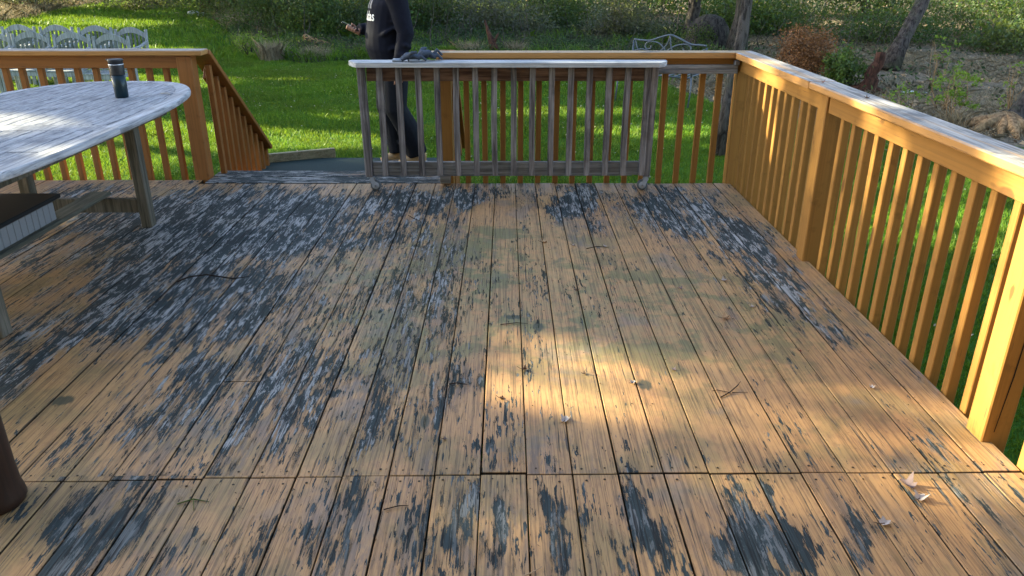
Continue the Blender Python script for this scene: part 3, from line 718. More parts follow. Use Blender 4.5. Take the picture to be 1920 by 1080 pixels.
# ------------------------------------------------------------------ metal bench
M_bench = mat_plain('bench_metal', (.09, .11, .14), .45, .5, .4, .15)
bx0, by0, bx1, by1 = 1.99, 12.65, 2.98, 11.95
bench = thing('scroll_bench', 'blue grey metal garden bench with scrollwork back on the lawn', 'bench', (bx0, by0, -.55), world=False, rotz=math.atan2(by1-by0, bx1-bx0))
BL = math.hypot(bx1-bx0, by1-by0)
def cv(pts, n=8):
    """smooth curve through photo-measured points of the scrollwork"""
    P_ = [Vector(((X-325)/630*BL, 0, (480-Y+.16*(X-325))/525+.57-.04*(X-325)/630)) for X, Y in pts]; o = []
    for i in range(len(P_)-1):
        p0, p1, p2, p3 = P_[max(i-1, 0)], P_[i], P_[i+1], P_[min(i+2, len(P_)-1)]
        for j in range(n):
            t = j/n; o.append(.5*((2*p1)+(-p0+p2)*t+(2*p0-5*p1+4*p2-p3)*t*t+(-p0+3*p1-3*p2+p3)*t**3))
    o.append(P_[-1]); return [Vector((p.x, .10*(p.z-.45), p.z)) for p in o]
b = MB(); b.tube(cv([(325, 305), (395, 318), (470, 326), (560, 308), (640, 298), (720, 330), (820, 382), (890, 393), (952, 404)], 5), .016, 6); part('top_rail', b, M_bench, bench, True)
for cvp in [[(340, 310), (365, 380), (420, 415), (480, 425)], [(600, 405), (560, 360), (500, 338), (450, 338), (430, 365), (446, 390), (478, 388), (484, 366)],
            [(640, 305), (620, 370), (560, 420), (470, 445), (380, 440), (330, 470)], [(640, 305), (660, 400), (700, 458)], [(325, 400), (400, 388), (480, 415), (560, 470)],
            [(610, 465), (620, 425), (680, 390), (740, 378), (800, 385), (826, 415), (808, 442), (772, 440), (762, 412)], [(600, 395), (612, 430), (600, 470)], [(940, 430), (900, 450), (850, 475)],
            [(330, 425), (400, 450), (470, 475), (540, 510)], [(400, 470), (430, 455), (455, 475)], [(700, 470), (800, 455), (900, 480)], [(330, 520), (500, 500), (640, 525), (800, 530), (940, 505)]]:
    b = MB(); b.tube(cv(cvp, 5), .012, 5); part('scroll', b, M_bench, bench, True)
for X in (0, BL):
    b = MB(); b.tube([(X, .09, 0), (X, .03, .25), (X, .0, .45), (X, .045, .89 if X == 0 else .84)], .015, 8); part('back_leg', b, M_bench, bench, True)
    b = MB(); b.tube([(X, -.50, 0), (X, -.45, .25), (X, -.46, .46)], .014, 8); part('front_leg', b, M_bench, bench, True)
    b = MB(); b.tube([(X, .03, .72), (X, -.2, .71), (X, -.44, .68), (X, -.50, .64), (X, -.46, .46)], .013, 8); part('arm', b, M_bench, bench, True)
b = MB(); b.tube([(0, 0, .45), (BL, 0, .45)], .012, 6); b.tube([(0, -.46, .45), (BL, -.46, .45)], .012, 6); part('seat_frame', b, M_bench, bench, True)
for i in range(11):
    b = MB(); b.box((BL*(i+.5)/11, -.23, .457), (.035, .46, .006), .001); part('seat_slat', b, M_bench, bench)

# ------------------------------------------------------------------ person
M_skin = mat_plain('skin', (.36, .20, .15), .5, .4, var=.08, scale=60); M_hood = mat_plain('hoodie_cloth', (.010, .012, .022), .9, .15, var=.35, scale=25, bump=.5)
M_jean = mat_plain('dark_jeans', (.008, .011, .017), .85, .2, var=.45, scale=35, bump=.5); M_shoe = mat_plain('tan_shoe', (.50, .36, .20), .8, .2, var=.15, scale=50)
M_hair = mat_plain('hair', (.03, .02, .012), .7, .3); M_sole = mat_plain('shoe_sole', (.45, .42, .36), .7, .2)
A = math.radians(22); fwd = Vector((-math.cos(A), -math.sin(A), 0)); lef = Vector((math.sin(A), -math.cos(A), 0)); PB = Vector((-.975, 6.80, -.194))
def L(f, l, z): return PB+fwd*f+lef*l+Vector((0, 0, z))
per = thing('person', 'person in a dark hoodie and dark jeans standing on the landing holding a phone', 'person', tuple(PB))
def ell(c, a, b_, z, n=20, ax=None):
    """horizontal ring round (f,l)=c with half depth a and half width b_"""
    return [L(c[0]+a*math.cos(2*math.pi*k/n), c[1]+b_*math.sin(2*math.pi*k/n), z) for k in range(n)]
hipz, shz = .92, 1.46
def body_parts(g, B_):
    """g: extra thickness"""
    B_.loft([ell((0, 0), .115+g, .165+g, .86), ell((.01, 0), .13+g, .175+g, .95), ell((.03, 0), .15+g, .17+g, 1.06), ell((.02, 0), .145+g, .178+g, 1.20), ell((.0, 0), .13+g, .19+g, 1.34), ell((-.015, 0), .10+g, .17+g, 1.43), ell((-.02, 0), .06+g, .08+g, 1.49)])
kneeL, ankL = (.02, .10, .50), (-.15, .10, .09); kneeR, ankR = (.05, -.09, .50), (-.03, -.07, .09)
def legs(g, B_, zc=.0, lo=0):
    for hp, kn, an in (((0, .09, .90), kneeL, ankL), ((.01, -.09, .90), kneeR, ankR)):
        hp, kn, an = map(lambda q: L(*q), (hp, kn, an)); m1 = hp.lerp(kn, .5); m2 = kn.lerp(an, .4)+fwd*-.02
        B_.tube([hp, m1, kn, m2, an+Vector((0, 0, zc))], [.092+g, .078+g+lo*.3, .058+g+lo, .058+g+lo, .038+g*1.7+lo], 14)
shL, elL, wrL = (-.01, .215, 1.40), (-.055, .265, 1.13), (.015, .262, .885)
shR, elR, wrR = (-.01, -.205, 1.40), (-.03, -.22, 1.12), (.235, -.10, 1.145)
def arms(g, B_):
    for sh, el, wr in ((shL, elL, wrL), (shR, elR, wrR)):
        sh, el, wr = L(*sh), L(*el), L(*wr)
        B_.tube([sh+Vector((0, 0, .0)), sh.lerp(el, .5), el, el.lerp(wr, .5), wr], [.062+g, .052+g, .043+g, .038+g, .028+g*.8], 12)
        B_.tube([L(-.015, 0, 1.42), sh], [.07+g*.5, .06+g], 10)
B_ = MB(); body_parts(0, B_); legs(0, B_); arms(0, B_)
B_.tube([L(-.02, 0, 1.44), L(-.005, 0, 1.56)], [.056, .052], 12)
hc = L(.02, 0, 1.655)
B_.loft([[hc+fwd*(a*math.cos(2*math.pi*k/16)+o)+lef*(b2*math.sin(2*math.pi*k/16))+Vector((0, 0, z)) for k in range(16)] for a, b2, z, o in
         ((.03, .03, -.125, .045), (.062, .05, -.105, .025), (.085, .066, -.05, .01), (.097, .076, .01, 0), (.095, .076, .06, -.005), (.07, .06, .10, -.01), (.03, .03, .118, -.01))])
B_.tube([hc+fwd*.085+Vector((0, 0, .02)), hc+fwd*.118+Vector((0, 0, -.02)), hc+fwd*.095+Vector((0, 0, -.03))], [.010, .014, .012], 8)
for s in (-1, 1): B_.tube([hc+lef*s*.074+Vector((0, 0, .02)), hc+lef*s*.084+Vector((0, 0, -.0)), hc+lef*s*.076+Vector((0, 0, -.03))], [.012, .014, .01], 8)
for an in (ankL, ankR):
    a_ = Vector(an); B_.tube([L(a_.x-.04, a_.y, .05), L(a_.x+.05, a_.y, .05), L(a_.x+.13, a_.y, .035)], [.036, .036, .026], 10)
def fingers(B_, palm, dirf, side, upn, curl, ln=1.0):
    """four unequal bent fingers, dirf along the hand, side across it, upn back of hand"""
    for k, (o, l_, r) in enumerate(((.032, .072, .0088), (.011, .080, .009), (-.011, .075, .0088), (-.031, .060, .0078))):
        p = palm+side*o+dirf*.04; pts = [p-dirf*.02, p]; a = 0; q = p
        for sgm, c in ((.42, curl*.6), (.33, curl), (.27, curl*.9)):
            a += c; q = q+(dirf*math.cos(a)-upn*math.sin(a))*l_*sgm*ln; pts.append(q)
        B_.tube(pts, [r*1.05, r*1.05, r, r*.92, r*.75], 8)
# left hand hanging
pl = L(.02, .262, .825); dd = Vector((0, 0, -1)); B_.tube([L(*wrL), pl+Vector((0, 0, .02)), pl-Vector((0, 0, .045))], [.026, (.022, .036), (.017, .04)], 12)
fingers(B_, pl, dd, fwd, lef, .35); B_.tube([pl+Vector((0, 0, .03))+fwd*.02, pl+fwd*.055-Vector((0, 0, .015)), pl+fwd*.058-Vector((0, 0, .055))], [.013, .011, .009], 8)
# right hand under the phone
ph_a, ph_b = Vector((-1.385, 6.80, 1.012)), Vector((-1.235, 6.80, .938)); pd = (ph_a-ph_b).normalized(); ps = Vector((0, 1, 0)); pn = ps.cross(pd).normalized()
if pn.z < 0: pn = -pn
phc = (ph_a+ph_b)/2; palm = ph_b+pd*.045-pn*.022
B_.tube([L(*wrR), palm-pd*.045, palm+pd*.02, palm+pd*.04], [.026, (.03, .020), (.038, .016), (.036, .013)], 12)
for k, (o, rr) in enumerate(((.055, .0088), (.032, .009), (.009, .0088), (-.014, .0078))):      # fingers wrap round the far and under side
    p = palm+pd*(o-.0)-ps*.005
    B_.tube([p-ps*.01, p-ps*.034-pn*.004, p-ps*.048+pn*.012, p-ps*.044+pn*.028, p-ps*.032+pn*.034], [rr*1.1, rr*1.05, rr, rr*.9, rr*.75], 8)
B_.tube([palm-pd*.03+ps*.02, palm-pd*.01+ps*.046+pn*.012, palm+pd*.02+ps*.046+pn*.032, palm+pd*.045+ps*.028+pn*.037], [.016, .0135, .011, .009], 8)
remesh(B_, 'body', M_skin, .006, 2, per)
# hoodie
B_ = MB(); g = .03
B_.loft([ell((.015, 0), .14, .185, .865), ell((.03, 0), .155, .195, .90), ell((.045, 0), .172, .20, .99), ell((.045, 0), .172, .197, 1.10), ell((.03, 0), .162, .20, 1.22), ell((.01, 0), .16, .22, 1.34), ell((-.01, 0), .125, .195, 1.43), ell((-.015, 0), .08, .10, 1.50)])
for sh, el, wr in ((shL, elL, wrL), (shR, elR, wrR)):
    sh, el, wr = L(*sh), L(*el), L(*wr)
    B_.tube([sh, sh.lerp(el, .35), sh.lerp(el, .8), el, el.lerp(wr, .25), el.lerp(wr, .8), el.lerp(wr, 1.06)], [.088, .08, .074, .072, .064, .054, .042], 16)
    B_.tube([L(-.015, 0, 1.41), sh], [.09, .088], 12)
B_.tube([L(-.06, -.09, 1.50), L(-.11, 0, 1.47), L(-.06, .09, 1.50), L(.03, .07, 1.47)], [.04, .05, .04, .03], 10)
for zz, f_, l_ in ((1.0, -.02, .2), (1.13, .02, .2), (1.22, -.04, .195)):           # folds
    B_.tube([L(f_+.14, l_-.09, zz-.05), L(f_+.08, l_-.0, zz), L(f_-.02, l_+.02, zz+.05)], [.012, .018, .01], 8)
for s_ in (shL, shR): B_.loft([[L(s_[0]+rr*math.cos(k*.524), s_[1]*.97+rr*math.sin(k*.524), 1.40+zz) for k in range(12)] for rr, zz in ((.05, -.085), (.085, -.04), (.098, .0), (.085, .045), (.045, .085))])
for q_ in range(5):
    zz = .93+q_*.055; B_.tube([L(.16-.01*q_, .03, zz), L(.12, .13, zz+.012), L(.03, .19, zz+.035)], [.004, .011, .005], 8)
for q_, (aa, bb) in enumerate(((.35, .5), (.5, .62), (.72, .8), (.86, .9))):
    p_ = L(*shL).lerp(L(*elL), min(1, aa*1.6)) if aa < .6 else L(*elL).lerp(L(*wrL), (aa-.6)*2.4); B_.tube([p_+fwd*.05+lef*.02, p_+lef*.07-Vector((0, 0, .02)), p_-fwd*.05+lef*.03-Vector((0, 0, .045))], [.014, .018, .014], 8)
hood = remesh(B_, 'hoodie', M_hood, .009, 3, per)
B_ = MB(); legs(.024, B_, .0, .016); B_.loft([ell((0, 0), .112, .165, .80), ell((0, 0), .135, .18, .86), ell((0, 0), .135, .185, .93), ell((0, 0), .12, .17, .97)])
for z_ in (.42, .33, .2, .62): 
    B_.tube([L(-.0, .04, z_), L(.055-.1*(.5-z_), .10, z_+.02), L(.0, .16, z_-.02)], [.008, .013, .008], 8)
remesh(B_, 'jeans', M_jean, .009, 3, per)
for an, yaw_ in ((ankL, .1), (ankR, -.1)):
    a_ = Vector(an); B_ = MB()
    B_.tube([L(a_.x-.075, a_.y, .052), L(a_.x-.03, a_.y, .06), L(a_.x+.04, a_.y, .055), L(a_.x+.11, a_.y, .042), L(a_.x+.165, a_.y+.03, .034)], [(.036, .042), (.044, .05), (.044, .045), (.046, .032), (.034, .022)], 14)
    B_.tube([L(a_.x-.03, a_.y, .05), L(a_.x-.03, a_.y, .115)], [.045, .042], 12)
    sh_ = remesh(B_, 'shoe', M_shoe, .007, 3, per)
    b = MB(); rg = [[L(a_.x-.085+.265*q, a_.y+.03*q+w_*(1 if s_ > 0 else -1), zz) for (s_, zz) in ((-1, .006), (1, .006), (1, .024), (-1, .024))] for q, w_ in ((0, .022), (.1, .036), (.35, .036), (.7, .046), (.92, .036), (1, .014))]
    b.loft(rg); part('sole', b, M_sole, sh_)
B_ = MB(); B_.loft([[hc+fwd*(a*math.cos(2*math.pi*k/16)+o)+lef*(b2*math.sin(2*math.pi*k/16))+Vector((0, 0, z)) for k in range(16)] for a, b2, z, o in
         ((.05, .07, -.06, -.045), (.07, .078, .0, -.035), (.092, .083, .06, -.018), (.086, .074, .10, -.014), (.05, .045, .128, -.01))]); remesh(B_, 'hair', M_hair, .008, 2, per)
# lettering and three slanted bars on the chest, laid on the cloth
M_print = mat_plain('white_print', (.75, .77, .78), .7, .2, var=.03, bump=0); M_print2 = mat_plain('grey_print', (.26, .26, .27), .8, .2, var=.1)
from mathutils.bvhtree import BVHTree
bv = BVHTree.FromPolygons([v.co for v in hood.data.vertices], [tuple(p.vertices) for p in hood.data.polygons])
def on_chest(s_, z):
    """s_: distance along the chest to its left side, z height above the feet"""
    th = s_/.19; d = (fwd*math.cos(th)+lef*math.sin(th)).normalized(); o = L(0, 0, z)+d*.6
    h = bv.ray_cast(o, -d)
    return (h[0]+d*.003) if h[0] else L(0, 0, z)+d*.2
tc = bpy.data.curves.new('t', 'FONT'); tc.body = 'adidas'; tc.size = .105; tc.align_x = 'CENTER'; tc.offset = .0016
to = bpy.data.objects.new('t', tc); COL.objects.link(to)
tm = bpy.data.meshes.new_from_object(to.evaluated_get(bpy.context.evaluated_depsgraph_get())); bpy.data.objects.remove(to)
bm = bmesh.new(); bm.from_mesh(tm); bmesh.ops.subdivide_edges(bm, edges=[e for e in bm.edges if e.calc_length() > .015], cuts=3); bm.to_mesh(tm); bm.free()
for v in tm.vertices: v.co = on_chest(v.co.x*.92, 1.222+v.co.y)
tm.name = 'lettering'; tm.materials.clear(); tm.materials.append(M_print); link('lettering', tm, per)
b = MB()
for i, (s0, h) in enumerate(((-.075, .055), (-.02, .10), (.035, .15))):
    n1 = 8; V = []
    for j in range(n1+1):
        q = j/n1; z = 1.315+q*h; s1 = s0+.03*0-.0*q-.045*q
        V += [on_chest(s1, z), on_chest(s1+.019, z), on_chest(s1+.038, z)]
    b.add(V, [(j*3+k, j*3+k+1, j*3+k+4, j*3+k+3) for j in range(n1) for k in (0, 1)])
part('three_bars', b, M_print2, per)
M_phone = mat_plain('phone_black', (.012, .012, .014), .25, .6)
R_ = Matrix((pd, ps, pn)).transposed(); b = MB(); b.box(tuple(phc), (.155, .074, .009), .003, R_)
ph = tag(part('phone', b, M_phone, None), 'black smartphone held in the hand of the person in the hoodie', 'phone')
b = MB(); b.box(tuple(phc+pn*.0048), (.146, .067, .001), .0003, R_); part('screen', b, mat_plain('phone_glass', (.01, .012, .016), .08, .7, bump=0), ph)

# ------------------------------------------------------------------ leaves and twigs on the deck
M_dl = {k: mat_plain('dry_leaf_'+k, c, .8, .2, var=.35, scale=70) for k, c in (('pale', (.40, .36, .34)), ('lilac', (.19, .145, .15)), ('brown', (.12, .07, .045)), ('tan', (.40, .28, .17)), ('red', (.18, .04, .03)))}
def leaf(kind, x, y, size, curl, rz, label, lobes=5, seed=0, z=.002, tilt=0):
    r = random.Random(seed); n = lobes*4; V = [(0, 0, 0)]; Fc = []
    for ring in (.5, 1.0):
        for k in range(n):
            a = 2*math.pi*k/n; lob = .58+.42*abs(math.cos(a*lobes/2))**1.5; lob *= 1-.25*(abs(math.sin(a/2)) > .95)
            rr = size*.5*ring*(lob if ring == 1 else .7+.3*lob)*r.uniform(.85, 1.15)
            V.append((rr*math.cos(a), rr*math.sin(a)*.85, 0))
    for k in range(n):
        k2 = (k+1) % n; Fc += [(0, 1+k, 1+k2), (1+k, 1+n+k, 1+n+k2, 1+k2)]
    W2 = []
    for (px, py, pz) in V:
        d = math.hypot(px, py)/size; h = curl*size*(2.2*py*py/(size*size)*2+.9*d*d)+r.uniform(0, .06)*size*d; W2.append((px, py, h+abs(px)*tilt))
    b = MB(); b.add(W2, Fc); me = b.mesh('fallen_leaf', M_dl[kind], True)
    o = link('fallen_leaf', me, None, (x, y, z), (0, 0, rz)); tag(o, label, 'leaf', 'dry leaves on the deck boards')
    st = MB(); st.tube([(0, 0, .001), (-size*.5, size*.1, .004), (-size*.85, size*.16, .012)], [.0012, .001, .0008], 5); part('stalk', st, M_dl['brown'], o)
LV = [('pale', .200, 2.272, .055, .9, 1.2, 'white curled leaf upright beside a board joint near the bright sun patch'), ('lilac', 1.218, 1.905, .075, 1.0, 2.0, 'largest curled grey leaf at lower right, upper of a touching pair'),
      ('pale', 1.225, 1.845, .06, .8, .8, 'pale ragged leaf at lower right just below the largest curled one'), ('pale', 1.070, 1.735, .052, .7, .4, 'pale folded leaf alone near the lower right corner'),
      ('tan', .975, 3.10, .05, .9, .4, 'tan curled leaf on the smooth orange boards right of centre'), ('brown', .066, 2.635, .04, .9, 0, 'small dark brown leaf at the top left of the bright sun patch'),
      ('pale', .475, 2.53, .035, .8, 1, 'small pale leaf in a joint to the right of the sun patch'), ('lilac', .65, 2.63, .03, .8, 2, 'tiny lilac leaf beside the joint next to the forked twig'),
      ('tan', .212, 4.12, .05, .5, .3, 'tan strip-like leaf lying across a joint in the middle distance'), ('pale', .375, 4.06, .03, .8, .2, 'small pale leaf on the dark patch, left of two'),
      ('pale', .55, 4.04, .032, .8, 1.2, 'small pale leaf beside the dark patch, right of two'), ('brown', .34, 3.42, .03, .8, .8, 'small dark leaf stuck in a joint before the sun patch'),
      ('lilac', .845, 3.44, .035, .9, 1.9, 'small greyish leaf in a joint toward the right railing'), ('pale', 1.085, 3.54, .04, .9, .6, 'pale leaf with a stalk near the right side flaking boards'),
      ('pale', 1.13, 3.22, .03, .9, 2.6, 'small pale leaf in a joint beside the grey flaked strip'), ('pale', 1.365, 2.49, .034, .9, 1.1, 'pale leaf close to the foot of the right railing'),
      ('brown', -.02, 2.42, .03, .6, .1, 'small brown leaf inside the bright sun patch'), ('tan', .30, 2.60, .025, .9, .7, 'tiny tan leaf at the right edge of the sun patch'),
      ('red', 1.20, 2.78, .022, .6, .3, 'tiny red leaf near the right railing'), ('pale', -.73, 3.62, .02, .6, .3, 'tiny pale flake of leaf left of the middle boards'),
      ('lilac', -.21, 2.16, .022, .9, .3, 'tiny lilac leaf in a joint near the front butt joint')]
for i, (k_, x, y, sz, cu, rz, lab) in enumerate(LV): leaf(k_, x, y, sz*.85, cu*.55, rz, lab, seed=i)
leaf('brown', 1.60, 3.45, .022, .6, .4, 'small dark leaf lying on the grey cap of the right railing', seed=50, z=.913)
leaf('red', 1.585, 3.93, .024, .7, 1.4, 'reddish torn leaf lying on the cap over the middle railing post', seed=51, z=.913)
gx_ = []
for i in range(-24, 1):
    for q in range(70): gx_.append((BX0+i*BW+random.gauss(0, .006), random.uniform(1.3, 5.3), .003))
for q in range(900): gx_.append((random.uniform(-2.6, 1.6), random.uniform(1.3, 5.3), .002))
tag(link('deck_crumbs', leafcards('deck_crumbs', np.array(gx_), .008, M_dl['brown'], .35, flat=.85)), kind='stuff', label='leaf crumbs and grit caught along the deck board joints', cat='crumbs')
M_twig = mat_plain('twig_bark', (.03, .022, .018), .9, .1)
def twig(paths, label, r=.0035, mat=None):
    b = MB()
    for i, p in enumerate(paths): b.tube(p, [r*(1 if i == 0 else .6)]*(len(p)-1)+[r*.4], 6)
    tag(part('twig', b, mat or M_twig, None, True), label, 'twig', 'twigs on the deck')
twig([[(-1.64, 3.53, .006), (-1.60, 3.58, .012), (-1.52, 3.60, .016), (-1.45, 3.585, .012), (-1.37, 3.565, .008), (-1.30, 3.585, .012)], [(-1.545, 3.63, .02), (-1.56, 3.54, .006)], [(-1.47, 3.585, .012), (-1.46, 3.54, .006)]], 'dark curved twig lying across the worn boards at left', .0036)
twig([[(.78, 2.42, .004), (.82, 2.45, .006), (.86, 2.49, .012), (.88, 2.52, .012)], [(.82, 2.45, .006), (.78, 2.47, .005), (.76, 2.465, .004)], [(.83, 2.45, .006), (.89, 2.455, .004)]], 'forked greyish twig on the orange boards right of centre', .0022)
twig([[(-.03, 3.035, .005), (.04, 3.05, .006), (.09, 3.045, .005)]], 'thin dark twig lying by the dark knots', .0018)
twig([[(.44, 4.0, .005), (.50, 4.03, .008), (.57, 4.02, .006)]], 'thin dark twig on the dark patch in the middle distance', .002)
twig([[(-.22, 2.52, .005), (-.19, 2.525, .007), (-.15, 2.515, .005)]], 'short dark twig left of the sun patch', .0022)
twig([[(-.36, 1.80, .005), (-.32, 1.815, .006), (-.29, 1.82, .004)]], 'short brown twig on the nearest row of boards', .0018)
twig([[(.0, 1.50, .004), (.03, 1.53, .007), (.06, 1.545, .006), (.09, 1.57, .004)]], 'straw coloured twig at the bottom of the photo', .002, M_dl['tan'])
twig([[(-.97, 1.83, .004), (-.93, 1.85, .006), (-.88, 1.84, .004)], [(-.93, 1.85, .006), (-.91, 1.80, .004)]], 'greenish bent twig on the nearest boards at left', .0022, mat_plain('green_twig', (.08, .11, .03), .8, .2))
twig([[(-.62, 4.62, .004), (-.58, 4.55, .007), (-.53, 4.50, .004)]], 'short thin twig on the blistered boards before the gate', .0025)

# ------------------------------------------------------------------ grass
M_grass = mat_leaf('grass_blades', (.05, .15, .010), (.14, .29, .022), (.09, .19, .018), .35, .5)
M_straw = mat_leaf('dry_grass', (.20, .16, .10), (.36, .31, .21), None, .25, .8)
M_wild = mat_leaf('wild_low_leaves', (.025, .055, .018), (.055, .10, .035), (.075, .075, .045), .3, .7)
def blades(name, X, Y, H, Wd, mat, lean=.5):
    n = len(X); Z = gz(X, Y); a = RNG.random(n)*2*np.pi; c, s = np.cos(a), np.sin(a); l = RNG.normal(size=(n, 2))*lean*H[:, None]
    base = np.stack([X, Y, Z-.01], 1); dx = np.stack([c*Wd*.5, s*Wd*.5, 0*c], 1)
    mid = base+np.stack([l[:, 0]*.35, l[:, 1]*.35, H*.6], 1); tip = base+np.stack([l[:, 0], l[:, 1], H], 1)
    V = np.stack([base-dx, base+dx, mid+dx*.7, tip, mid-dx*.7], 1).reshape(-1, 3)
    return npmesh(name, V, np.arange(5*n).reshape(n, 5), mat, 5)
def vis(X, Y): return (np.abs(X) < .70*Y+.6)
def under_deck(X, Y): return ((X < 1.58) & (Y < 5.3)) | ((X > -2.2) & (X < -.4) & (Y < 7.03))
def pn(X, Y, s, k=0):   # cheap value noise for clumps
    return (np.sin(X*s+k)*np.sin(Y*s*1.13+1.7*k)+np.sin(X*s*2.3+Y*s*1.9+k*3)*.6+np.sin(Y*s*3.1-X*s*2.7+k)*.4)/2
def scatter(n, x0, x1, y0, y1, f):
    X = x0+(x1-x0)*RNG.random(n); Y = y0+(y1-y0)*RNG.random(n); m = f(X, Y); return X[m], Y[m]
fz = lambda X, Y: in_lawn(X+RNG.normal(size=len(X))*.12, Y+RNG.normal(size=len(X))*.2) & vis(X, Y) & ~under_deck(X, Y)
Xa, Ya = scatter(330000, -6.5, 6.3, 1.2, 9.5, fz); Xb, Yb = scatter(300000, -13, 5, 9.5, 20, lambda X, Y: in_lawn(X, Y) & (np.abs(X) < .85*Y+.6)); Xc, Yc = scatter(60000, -22, -5, 18, 38, fz)
Ha = .042+.022*RNG.random(len(Xa))+.02*np.clip(pn(Xa, Ya, 2.2), -1, 1); Hb = .05+.025*RNG.random(len(Xb))+.028*np.clip(pn(Xb, Yb, 1.7), -1, 1); Hc = .10+.06*RNG.random(len(Xc))
for nm, X, Y, H, w in (('grass', Xa, Ya, Ha, .006), ('grass', Xb, Yb, Hb, .010), ('grass', Xc, Yc, Hc, .022)):
    tag(link(nm, blades('grass', X, Y, np.clip(H, .02, 1), w*(.7+.6*RNG.random(len(X))), M_grass, .45)), kind='stuff', label='short green lawn grass', cat='grass')
# longer fringe along the wild border
X, Y = scatter(40000, -9, 4, 14, 22, lambda X, Y: vis(X, Y) & ~in_lawn(X, Y) & in_lawn(X, Y-1.2-.8*pn(X, Y, 1.3)))
tag(link('border_grass', blades('border_grass', X, Y, .14+.16*RNG.random(len(X)), .012, M_grass, .5)), kind='stuff', label='longer tufts of grass along the edge of the lawn', cat='grass')
# wild ground: dry grass, low leaves
wild = lambda X, Y: ~in_lawn(X, Y) & (np.abs(X) < .74*Y+1)
X, Y = scatter(150000, 2.5, 18, 6, 30, wild); m = pn(X, Y, .8, 2) > -.35; X, Y = X[m], Y[m]
tag(link('dry_grass', blades('dry_grass', X, Y, .05+.09*RNG.random(len(X)), .010, M_straw, 1.3)), kind='stuff', label='pale flattened dry grass under the trees at right', cat='dry grass')
X, Y = scatter(90000, -28, -6, 19, 45, wild); m = pn(X, Y, .6, 5) > -.2; X, Y = X[m], Y[m]
tag(link('dry_brush', blades('dry_brush', X, Y, .15+.35*RNG.random(len(X)), .02, M_straw, .9)), kind='stuff', label='grey dry brush on the bank beyond the chairs', cat='brush')
X, Y = scatter(110000, -30, 25, 12, 45, wild); q = pn(X, Y, .55, 8)+.5*pn(X, Y, 1.7, 4); m = q > .0; X, Y, q = X[m], Y[m], q[m]
P3 = np.stack([X, Y, gz(X, Y)+RNG.random(len(X))**1.5*(.15+.45*np.clip(q, 0, 1)*np.clip((Y-10)/8, .2, 1))], 1)
tag(link('undergrowth', leafcards('undergrowth', P3, .075, M_wild)), kind='stuff', label='low green and brown undergrowth beneath the trees', cat='undergrowth')
X, Y = scatter(60000, -9, 5, 16, 25, wild)
P3 = np.stack([X, Y, gz(X, Y)+RNG.random(len(X))**1.6*(.12+.22*np.clip(pn(X, Y, 1.1, 3)+.4, 0, 1))], 1)
tag(link('weeds', leafcards('weeds', P3, .06, M_wild)), kind='stuff', label='low mixed weeds between the lawn edge and the shrubs', cat='weeds')
X, Y = scatter(16000, -9, 5, 16.5, 24, lambda X, Y: wild(X, Y) & (pn(X, Y, 1.6, 9) > .25))
tag(link('long_grass', blades('long_grass', X, Y, .15+.22*RNG.random(len(X)), .012, M_grass, .5)), kind='stuff', label='long green grass growing among the weeds', cat='grass')
X, Y = scatter(9000, 2.5, 24, 7, 40, wild)
tag(link('leaf_litter', leafcards('leaf_litter', np.stack([X, Y, gz(X, Y)+.02], 1), .08, M_dl['tan'], flat=.6)), kind='stuff', label='tan leaf litter scattered on the ground at right', cat='leaf litter')
X, Y = scatter(5200, -6, 5.5, 1.5, 17, fz); k_ = RNG.random(len(X)) < .35
tag(link('lawn_petals', leafcards('lawn_petals', np.stack([X, Y, gz(X, Y)+.045], 1)[k_], .022, M_pale, flat=.5)), kind='stuff', label='tiny pale leaves and petals scattered over the lawn', cat='petals')

# ------------------------------------------------------------------ trees, shrubs
M_bark1 = mat_bark('grey_bark', (.022, .019, .018), (.105, .095, .088)); M_bark2 = mat_bark('dark_bark', (.018, .016, .016), (.085, .075, .07)); M_bark3 = mat_bark('red_bark', (.022, .012, .009), (.10, .045, .03)); M_bark4 = mat_bark('tan_bark', (.14, .08, .04), (.42, .28, .15))
G = {'dark': mat_leaf('dark_green_leaves', (.018, .05, .014), (.05, .11, .03), (.06, .09, .03)), 'mid': mat_leaf('mid_green_leaves', (.035, .085, .018), (.085, .17, .035), (.04, .07, .03)),
     'lime': mat_leaf('young_lime_leaves', (.10, .20, .025), (.20, .32, .05), None, .45), 'grey': mat_leaf('grey_green_leaves', (.06, .085, .06), (.14, .16, .12), (.09, .08, .065)),
     'rust': mat_leaf('rust_brown_leaves', (.12, .055, .022), (.32, .15, .055), None, .2), 'shade': mat_leaf('canopy_leaves', (.03, .07, .015), (.07, .13, .03))}
def trunk_path(base, top, r0, r1, n=9, wob=.04, seed=0):
    r = random.Random(seed); a, b_ = Vector(base), Vector(top); P_ = []; R_ = []
    for i in range(n):
        q = i/(n-1); p = a.lerp(b_, q)
        if 0 < i < n-1: p = p+Vector((r.uniform(-1, 1), r.uniform(-1, 1), 0))*wob
        P_.append(p); R_.append((r0+(r1-r0)*q)*(1+.55*math.exp(-q*(b_-a).length/.18)))
    return P_, R_
def rough_trunk(b, P_, R_, n=14, seed=0):
    s0 = len(b.v); b.tube(P_, R_, n); r = random.Random(seed); ph = [r.uniform(0, 6) for _ in range(4)]
    m = len(P_)
    for i in range(m):
        for k in range(n):
            v = Vector(b.v[s0+i*n+k]); d = v-P_[i]; a = 2*math.pi*k/n
            f = 1+.09*math.sin(3*a+ph[0]+i*.5)+.06*math.sin(5*a+ph[1]-i*.7)+r.uniform(-.03, .03); b.v[s0+i*n+k] = tuple(P_[i]+d*f)
